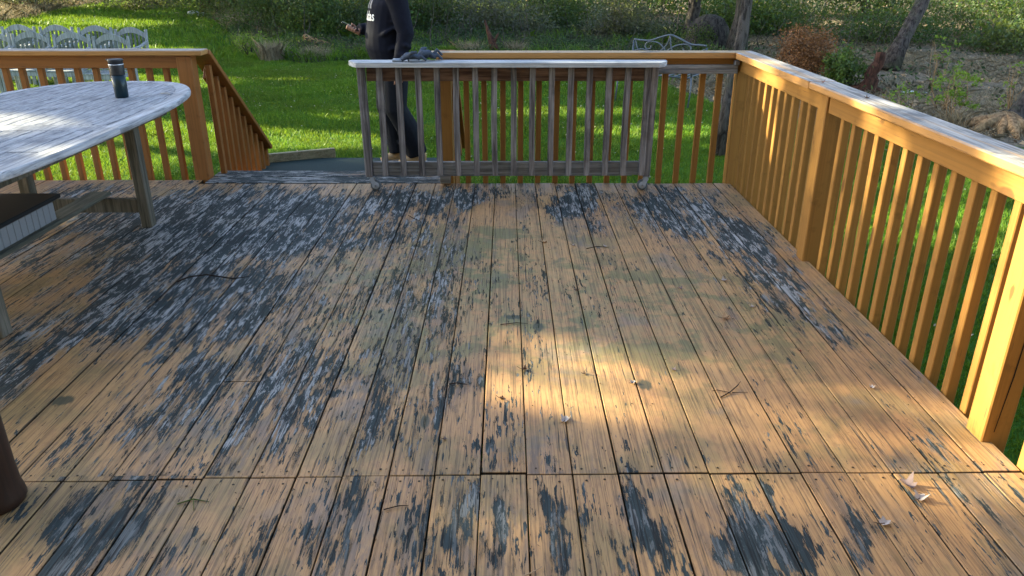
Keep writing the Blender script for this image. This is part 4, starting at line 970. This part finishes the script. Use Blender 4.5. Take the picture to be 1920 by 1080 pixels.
def tree(name, label, base, top, r0, r1, bark, crowns, leafm, limbs=(), group=None, leaf=.09, seed=0, cat='tree', trunk='trunk', wob=.04):
    t = thing(name, label, cat, base, group); b = MB(); P_, R_ = trunk_path(base, top, r0, r1, wob=wob, seed=seed); rough_trunk(b, P_, R_, seed=seed); tr = part(trunk, b, bark, t, True)
    for i, (p0, p1, ra) in enumerate(limbs):
        b = MB(); P_, R_ = trunk_path(p0, p1, ra, ra*.35, 6, ra*1.6, seed+i+9); b.tube(P_, R_, 8); part('limb', b, bark, t, True)
    C = [cloud(c, r, n, .22, kk) for c, r, n, kk in crowns]
    if C: link('crown', leafcards('crown', np.concatenate(C), leaf, leafm), t)
    return t
def shrub(name, label, base, crowns, leafm, leaf=.06, stems=7, rad=.5, h=.8, seed=0, group=None, bark=None, cat='shrub', sr=.012):
    r = random.Random(seed); t = thing(name, label, cat, base, group); b = MB()
    for i in range(stems):
        a = r.uniform(0, 6.28); p = Vector(base)+Vector((math.cos(a), math.sin(a), 0))*rad*.15; q = Vector(base)+Vector((math.cos(a)*rad*r.uniform(.3, 1), math.sin(a)*rad*r.uniform(.3, 1), h*r.uniform(.7, 1.1)))
        m = p.lerp(q, .5)+Vector((r.uniform(-.1, .1), r.uniform(-.1, .1), .05*h)); b.tube([p, m, q], [sr, sr*.7, sr*.3], 5)
    part('stems', b, bark or M_bark2, t, True)
    if crowns:
        C = [cloud(c, rr, n, .2, kk) for c, rr, n, kk in crowns]; me = leafcards('foliage', np.concatenate(C), leaf, leafm); link('foliage', me, t)
    return t
def g3(x, y, dz=0): return (x, y, float(gz(x, y))+dz)
# trunks the photograph shows
tree('tree', 'grey barked tree just outside the deck, trunk rising behind the corner post', g3(2.42, 8.6), (3.05, 9.6, 4.6), .06, .06, M_bark1, [((3.2, 9.6, 5.6), (1.6, 1.4, 1.1), 2600, 40)], G['mid'], [((2.95, 9.4, 3.6), (3.9, 9.9, 4.8), .04)], 'trees around the lawn', seed=1, wob=.02)
tree('tree', 'stout grey trunk standing behind the right end of the metal bench', g3(5.5, 19.2), (5.95, 19.4, 6), .18, .15, M_bark1, [((6, 19.5, 6.5), (2.8, 2.5, 1.6), 5000, 60), ((4.6, 18.8, 1.35), (1.9, .9, .55), 2600, 40), ((7.6, 19.0, 1.25), (1.8, .9, .6), 2600, 40)], G['dark'],
     [((5.6, 19.2, 1.6), (4.0, 18.6, 1.5), .05), ((5.7, 19.2, 1.7), (7.5, 18.9, 1.4), .05)], 'trees around the lawn', seed=2)
tree('tree', 'dark forked tree trunk behind the middle of the metal bench', g3(4.92, 21.6), (5.15, 21.8, 1.6), .17, .13, M_bark2, [((4.6, 21.8, 1.3), (2.6, 1.2, .8), 4500, 60), ((5, 22, 4.6), (2.4, 2, 1.3), 3500, 40)], G['mid'], [((5.1, 21.8, .5), (4.2, 21.5, 1.9), .07), ((5.15, 21.8, 1.5), (5.6, 22, 4), .11), ((5.1, 21.7, .9), (6.6, 21.4, 1.6), .05)], 'trees around the lawn', seed=3)
tree('tree', 'slim dark trunk leaning right across the dry ground at upper right', g3(7.75, 16.0), (10.1, 17.6, 4.2), .13, .12, M_bark2, [((10.4, 17.8, 4.6), (2, 1.8, 1.2), 2500, 40)], G['dark'], (), 'trees around the lawn', seed=4, wob=.07)
tree('tree', 'slender orange trunk far back above the middle of the gate', g3(1.0, 33.5), (1.1, 33.5, 5), .14, .11, M_bark4, [((1.1, 33.5, 5.5), (2, 1.8, 1.3), 1800, 30)], G['mid'], (), 'trees around the lawn', seed=5)
tree('tree', 'reddish trunk by the pale stones at the left end of the dark shrubs', g3(-10.9, 29.6), (-11.1, 29.8, 4.6), .16, .12, M_bark3, [((-11, 29.8, 5), (2, 2, 1.3), 2000, 30)], G['dark'], (), 'trees around the lawn', seed=6)
# broken trunks and stumps
st = thing('broken_trunk', 'dark reddish broken trunk stump leaning right beside the bright green shrub', 'tree stump', g3(6.1, 13.2), 'stumps and broken trunks')
b = MB(); P_, R_ = trunk_path(g3(6.02, 13.1, -.05), (6.22, 13.2, .10), .12, .075, 9, .03, 3); rough_trunk(b, P_, R_, seed=4); part('trunk', b, M_bark3, st, True)
b = MB()
for i in range(9): a = i*.7; b.tube([(6.03, 13.1, -.45), (6.03+math.cos(a)*.25, 13.2+math.sin(a)*.2, -.50), (6.03+math.cos(a)*.36, 13.2+math.sin(a)*.35, -.56)], [.07, .045, .015], 6)
part('roots', b, M_bark3, st, True)
st = thing('broken_trunk', 'dark leaning stump with a tan root mound at the right border above the railing', 'tree stump', g3(6.75, 9.95), 'stumps and broken trunks')
b = MB(); P_, R_ = trunk_path(g3(6.5, 9.95, -.02), (6.95, 10.1, .20), .13, .08, 8, .02, 5); rough_trunk(b, P_, R_, seed=6); part('trunk', b, M_bark2, st, True)
b = MB()
for i in range(11): a = 2.2+i*.33; ln = .35+.35*((i*7) % 5)/5; b.tube([(6.48, 9.95, -.38), (6.44+math.cos(a)*ln*.5, 9.95+math.sin(a)*ln*.5, -.45), (6.42+math.cos(a)*ln, 9.95+math.sin(a)*ln, -.555)], [.10, .07, .02], 6)
part('root_mound', b, M_bark4, st, True)
st = thing('uprooted_stump', 'dark mossy uprooted stump left of the stout grey trunk', 'tree stump', g3(5.05, 19.6), 'stumps and broken trunks')
B_ = MB(); B_.loft([[(5.0+r_*math.cos(2*math.pi*k/14)*(1+.2*math.sin(3*k)), 19.9+.8*r_*math.sin(2*math.pi*k/14), z) for k in range(14)] for r_, z in ((.55, -.6), (.50, -.3), (.42, .0), (.30, .2), (.12, .30))]); part('root_plate', B_, M_bark2, st, True)
link('moss', leafcards('moss', cloud((4.7, 19.5, -.15), (.4, .3, .35), 900, .2, 20), .05, G['dark']), st)
# shrubs
shrub('dead_shrub', 'round rust brown dead shrub beyond the deck corner at right', g3(5.45, 14.3), [((5.4, 14.2, -.05), (.50, .45, .46), 7500, 90)], G['rust'], .04, 14, .5, .7, 1, bark=M_bark3)
shrub('green_shrub', 'bright green leafy shrub just right of the brown dead one', g3(6.0, 13.5), [((5.72, 13.4, -.22), (.32, .32, .33), 2300, 40)], G['mid'], .06, 9, .4, .6, 2)
for i, (x, y, rx, rz, n, m_, lab) in enumerate([(-9.3, 27.5, 2.0, 1.5, 9000, 'dark', 'big dark green shrub at the left end of the hedge of wild shrubs'), (-6.6, 23.6, 1.9, 1.25, 9500, 'dark', 'tall dark green shrub in the wild border, second from the left'),
      (-4.6, 22.4, 1.7, 1.05, 8500, 'mid', 'mid green bush behind the straw coloured tuft in the wild border'), (-2.9, 24.5, 1.8, 1.2, 7500, 'dark', 'dark bush directly left of the standing person'),
      (-.6, 24.0, 1.7, .9, 6500, 'grey', 'grey green bush to the right of the standing person'), (1.6, 25.5, 1.7, .95, 6500, 'dark', 'dark green bush above the middle of the gate'), (3.2, 22.5, 1.1, .8, 4500, 'grey', 'brownish grey bush left of the metal bench'),
      (9.8, 21.5, 1.9, .8, 4500, 'dark', 'wide dark bush at upper right behind the leaning trunk'), (13.5, 22.5, 2.4, 1.3, 6000, 'dark', 'large dark bush at the upper right corner'), (16.5, 25.5, 2.4, 1.4, 6000, 'grey', 'grey brown bush at the right border far back'),
      (7.4, 24.5, 2.0, .9, 5000, 'mid', 'green bush between the stout trunk and the leaning trunk'), (-14.0, 31.5, 2.0, .9, 5000, 'grey', 'grey brush heap on the bank behind the armchairs, right part'), (-19, 31, 2.8, 1.1, 6500, 'grey', 'grey brush heap on the bank behind the armchairs, left part')]):
    z0 = float(gz(x, y))
    shrub('wild_shrub', lab, (x, y, z0), [((x, y, z0+rz*.45), (rx, 1.1, rz*.75), n, 90), ((x+rx*.5, y-.6, z0+rz*.25), (rx*.7, .7, rz*.45), n//4, 30)], G[m_], .075 if y > 20 else .06, 12, rx*.8, rz*1.1, i, 'wild shrubs beyond the lawn')
for i, (x, y, rx, rz, n, m_, lab) in enumerate([(-15.5, 37, 3.0, 2.0, 6000, 'dark', 'dark bush far back beyond the end of the lawn at left'), (-8.5, 31, 3.0, 2.0, 8000, 'mid', 'tall green bush behind the dark shrubs, left of the person'), (-4.0, 29.5, 2.8, 1.9, 8000, 'dark', 'dark bush far back directly behind the person'),
      (.0, 31, 2.6, 1.6, 7000, 'mid', 'green bush far back at the foot of the slender orange trunk'), (4.0, 29, 2.6, 1.9, 8000, 'dark', 'dark bush far back above the left end of the metal bench'), (8.5, 28.5, 2.8, 1.9, 8000, 'dark', 'dark bush far back behind the stout grey trunk'),
      (12.5, 27.5, 2.4, 1.8, 7000, 'dark', 'dark bush far back to the right of the leaning trunk'), (17.5, 31, 3.2, 2.0, 7000, 'grey', 'tall grey green bush far back at the right border'), (6.9, 23.0, 1.6, .9, 4500, 'dark', 'dark leafy bush low between the forked trunk and the stout trunk'), (12.2, 19.5, 1.3, .7, 2600, 'dark', 'low dark bush right of the leaning trunk on the dry ground')]):
    z0 = float(gz(x, y)); shrub('wild_shrub', lab, (x, y, z0), [((x, y, z0+rz*.45), (rx, 1.2, rz*.7), n, 110)], G[m_], .10, 12, rx*.8, rz*1.1, 60+i, 'wild shrubs beyond the lawn')
shrub('yellow_shrub', 'small yellow green seedling in front of the dark shrubs', g3(-5.9, 18.4), [((-5.9, 18.4, -.2), (.30, .25, .32), 420, 14)], G['lime'], .06, 5, .25, .6, 21)
# saplings at the right
for i, (x, y, h, n, lab) in enumerate([(5.95, 10.3, .62, 420, 'leafy green sapling left of the stump at the right border'), (5.30, 10.5, .42, 200, 'small sapling with sparse yellow green leaves above the right railing'), (6.35, 11.3, .50, 240, 'sapling with upright stems behind the leafy one at right'),
      (7.15, 10.9, .7, 160, 'thin sapling near the right border with leaves at its tip'), (7.2, 13.2, .8, 180, 'tall thin pale stemmed sapling right of the leaning trunk')]):
    z0 = float(gz(x, y)); b3 = [((x+random.uniform(-.25, .25), y, z0+h*q), (.10+.07*q, .10, .09), max(8, n//7), 5) for q in (.35, .5, .6, .75, .85, .95, 1.05)]
    shrub('sapling', lab, (x, y, z0), b3, G['lime'], .045, 7, .28, h, 30+i, 'saplings beyond the right railing', bark=M_bark4, sr=.007)
# tufts
def tuft(name, label, x, y, r, h, n, mat, seed=0):
    a = RNG.random(n)*6.28; rr = r*RNG.random(n)**.7*.5; X = x+rr*np.cos(a); Y = y+rr*np.sin(a)
    o = link(name, blades(name, X, Y, h*(.5+.5*RNG.random(n)), .010, mat, .45)); tag(o, label, 'grass tuft', 'grass tufts at the lawn edge')
tuft('grass_tuft', 'straw coloured upright tuft in front of the dark shrubs', -5.25, 17.9, .55, .52, 500, M_straw)
tuft('grass_tuft', 'grey dry tuft right of the straw coloured one', -4.3, 18.0, .7, .36, 500, M_straw)
tuft('grass_tuft', 'pale dry tuft behind the rail left of the dark root', -.85, 18.4, .6, .42, 450, M_straw)
tuft('grass_tuft', 'grey upright tuft right of the dark root above the gate', .2, 18.3, .45, .42, 400, M_straw)
tuft('grass_tuft', 'dark green round tuft right behind the person', -1.35, 18.2, .5, .34, 600, M_grass)
tuft('grass_tuft', 'tan tuft left of the leafy sapling at right', 5.95, 10.15, .3, .26, 260, M_straw)
b = MB(); b.tube([(-.25, 18.3, -.55), (-.3, 18.35, -.3), (-.42, 18.5, .0), (-.50, 18.6, .25)], [.15, .10, .045, .015], 8); b.tube([(-.3, 18.35, -.25), (-.18, 18.4, .0)], [.045, .015], 6)
tag(part('dead_stump', b, M_bark3, None, True), 'dark brown broken root standing between dry tufts above the gate', 'tree stump', 'stumps and broken trunks')
b = MB(); P_, R_ = trunk_path((-5.15, 20.6, -.30), (-4.35, 20.0, -.44), .06, .05, 7, .02, 8); rough_trunk(b, P_, R_); tag(part('fallen_log', b, M_bark4, None, True), 'short pale fallen log under the bushes left of the person', 'log')
for i, (x, y, s, lab) in enumerate([(-11.0, 28.6, .22, 'pale grey stone by the reddish trunk, the larger'), (-10.6, 28.4, .14, 'pale grey stone by the reddish trunk, the smaller')]):
    B_ = MB(); B_.loft([[(x+s*q*math.cos(k)*(1+.15*math.sin(k*2.3+i)), y+s*q*math.sin(k), float(gz(x, y))+z*s) for k in np.arange(0, 6.28, .62)] for q, z in ((.8, -.2), (1, .2), (.75, .6), (.3, .8))]); tag(part('stone', B_, mat_plain('stone%d' % i, (.38, .40, .42), .9, .2), None), lab, 'stone')
b = MB(); b.box((6.75, 13.1, -.53), (.24, .10, .02), .006, Matrix.Rotation(.3, 3, 'Z')); b.box((6.95, 13.05, -.535), (.15, .07, .015), .004); tag(part('white_scrap', b, mat_plain('scrap', (.62, .66, .72), .6), None), 'white scrap lying on the dry ground right of the reddish broken trunk', 'litter')
# far wood closing the view
X = -60+130*RNG.random(52000); Y = 46+14*RNG.random(52000)+.004*X*X; cl = pn(X, Y, .35, 6)+.5*pn(X, Y, .9, 2); Hh = RNG.random(len(X))**.8*(9+3*cl)
tag(link('far_wood', leafcards('far_wood', np.stack([X, Y, gz(X, Y)+Hh], 1), .75, G['mid'])), kind='stuff', label='far wood of green trees behind the lawn', cat='wood')
# bare twiggy growth that greys the woods
b = MB(); r_ = random.Random(5)
for i in range(520):
    x = r_.uniform(-24, 22); y = r_.uniform(19, 34); 
    if in_lawn(np.array([x]), np.array([y]))[0]: continue
    z = float(gz(x, y)); h = r_.uniform(.4, 1.3); q = [(x, y, z)]
    for j in range(3): q.append((q[-1][0]+r_.uniform(-.18, .22), q[-1][1]+r_.uniform(-.1, .1), q[-1][2]+h/3))
    b.tube(q, [.014, .011, .007, .003], 4, False)
tag(part('bare_stems', b, M_bark1, None, True), 'thin bare stems rising through the undergrowth', 'undergrowth', kind='stuff')

# ------------------------------------------------------------------ tall trees added left of the lawn, crowns pruned so sun patches land as planned
TE = math.tan(SUN_EL); ca = np.array((-SUN_A[0], -SUN_A[1])); ca = ca/np.linalg.norm(ca); cn = np.array((-ca[1], ca[0]))
LIT = [(-5.0, 14.8, 1.9, .28, .9), (-3.4, 11.2, 1.1, .35, .8), (-2.6, 9.3, 2.1, .8, 1), (-2.3, 10.9, 1.1, .35, .9), (.9, 11.3, 1.7, .55, 1), (2.2, 9.9, 1.9, .7, 1), (5.4, 14.2, .8, .4, .8), (.1, 9.0, 1.0, .3, .6), (-.5, 7.6, 1.2, .3, .7), (3.5, 7.7, 1.2, .6, .8), (3.7, 5.9, 1.6, 1.0, 1), (4.6, 7.2, 1.3, .7, .9), (3.2, 9.0, 1.2, .5, .8),
       (-11.8, 31, 3, 1.5, 1), (-2.0, 17.3, 1.6, .5, .8), (6.2, 20.6, 2.2, .7, .9), (8.6, 19.3, 2, .8, .8), (1.2, 23.5, 1.2, .8, .7), (12, 18, 2, .6, .7), (6.8, 11.4, 1.2, .3, .45), (.5, 12.8, 1.2, .2, .5), (-7, 11.5, 1.5, .3, .5), (-18, 33, 5, 2, .7), (7.0, 16.4, 2, .4, .5), (9.5, 14.2, 1.5, .4, .5)]
def sm(x, a, b): t = np.clip((x-a)/(b-a), 0, 1); return t*t*(3-2*t)
def light_mask(u, h):
    """wanted sunlight along each sun ray; high values keep leaves out"""
    o = np.zeros(len(u))
    g1 = sm(u, 2.02, 2.26)*(1-sm(u, 2.72+.0*h, 3.05))*sm(h, -.50, -.40)*(1-.35*sm(h, -.18, -.08)*(1-sm(h, .14, .24))); o = np.maximum(o, g1)
    o = np.maximum(o, 1.0*sm(u, 2.34, 2.42)*(1-sm(u, 2.88, 2.98))*sm(h, -.90, -.84)*(1-sm(h, -.58, -.50)))      # spot on the table
    o = np.maximum(o, .8*sm(u, 2.95, 3.05)*(1-sm(u, 3.7, 3.9))*sm(h, .42, .6))
    o = np.maximum(o, .42*sm(u, 2.9, 3.1)*(1-sm(u, 4.0, 4.3))*sm(h, -.08, .08))
    o = np.maximum(o, .55*sm(u, 1.2, 1.5)*(1-sm(u, 2.1, 2.3))*sm(h, -.25, .0))
    o = np.maximum(o, .8*sm(u, 1.50, 1.56)*(1-sm(u, 1.66, 1.74))*sm(h, -.36, -.3))
    o = np.maximum(o, .9*sm(u, 4.75, 4.85)*(1-sm(u, 5.25, 5.35))*sm(h-.78*(u-4.83), .2, .27))
    o = np.maximum(o, .35*sm(u, 4.0, 4.2)*(1-sm(u, 4.8, 4.9))*sm(h, .2, .4))
    o = np.maximum(o, .85*sm(u, .3, .5)*(1-sm(u, 1.2, 1.4))*sm(h, -.2, 0))
    t = (h+.55)/TE; gx = ca[0]*t+cn[0]*u; gy = ca[1]*t+cn[1]*u; L_ = np.zeros(len(u))
    for x, y, rx, ry, a in LIT:
        d = np.sqrt(((gx-x)/rx)**2+((gy-y)/ry)**2); L_ = np.maximum(L_, a*(1-sm(d, .55, 1.15)))
    L_ = np.maximum(L_, .75*sm(pn(gx*.6, gy*2.0, 1.5, 3)+.5*pn(gx, gy*2, 3.1, 1), .35, .7))
    L_ = np.maximum(L_, np.where(u > 17, .42*sm(pn(gx, gy*1.4, 1.1, 7)+.4*pn(gx, gy, 2.9, 2), .1, .5), 0))
    ch_ = sm(u, 8.3, 8.6)*(1-sm(u, 11.6, 11.9))*sm(h, -5.6, -5.4)*(1-sm(h, -3.2, -3.0)); L_ = L_*(1-.92*ch_)
    return np.where(u > 5.45, L_, o)
def added_shade_tree(i, u0, u1, label, n):
    uc = (u0+u1)/2; U = u0-.2+(u1-u0+.4)*RNG.random(n); hlo = -1.6 if u1 < 6 else -1.6-.42*(uc-4); hlo = max(hlo, -10.5); Hh = hlo+(1.7-hlo)*RNG.random(n)
    keep = RNG.random(n) > light_mask(U, Hh); U, Hh = U[keep], Hh[keep]
    T = -(15.5+np.maximum(0, -Hh)*2.1+.1*uc)-2.2*RNG.random(len(U))*(1+.05*uc)
    P3 = np.stack([ca[0]*T+cn[0]*U, ca[1]*T+cn[1]*U, Hh-T*TE], 1)
    tc_ = P3.mean(0); t = thing('added_shade_tree', label, 'tree', (tc_[0], tc_[1], -.6), 'added trees shaping the sunlight')
    b = MB(); P_, R_ = trunk_path((tc_[0], tc_[1], -.6), (tc_[0]-.3, tc_[1], tc_[2]+1.5), .22, .07, 9, .1, i); b.tube(P_, R_, 12); part('trunk', b, M_bark1, t, True)
    for k in range(7):
        j = RNG.integers(len(P3)); q = P3[j]; b = MB(); b.tube([(tc_[0]-.05*k*.3, tc_[1], tc_[2]-1.2+.3*k), ((tc_[0]+q[0])/2, (tc_[1]+q[1])/2, (tc_[2]+q[2])/2), tuple(q)], [.03, .02, .008], 5); part('limb', b, M_bark1, t, True)
    link('crown', leafcards('crown', P3, .17 if u1 < 6 else .26, G['shade'], .8), t)
for i, (a, b_, n) in enumerate([(-1.2, .9, 4200), (.9, 3.2, 9000), (3.2, 5.5, 9000), (5.5, 8.5, 8500), (8.5, 12, 13000), (12, 16, 17000), (16, 21, 23000), (21, 27, 26000)]):
    added_shade_tree(i, a, b_, ['added shade tree left of the table end of the deck', 'added shade tree left of the deck, crown pruned to let the sun patch through', 'added shade tree left of the railing corner', 'added shade tree at the left of the armchairs', 'added shade tree left of the lawn beyond the armchairs',
                           'added shade tree at the left edge of the lawn', 'added shade tree behind the brush bank on the left', 'farthest added shade tree of the row on the left'][i], n)
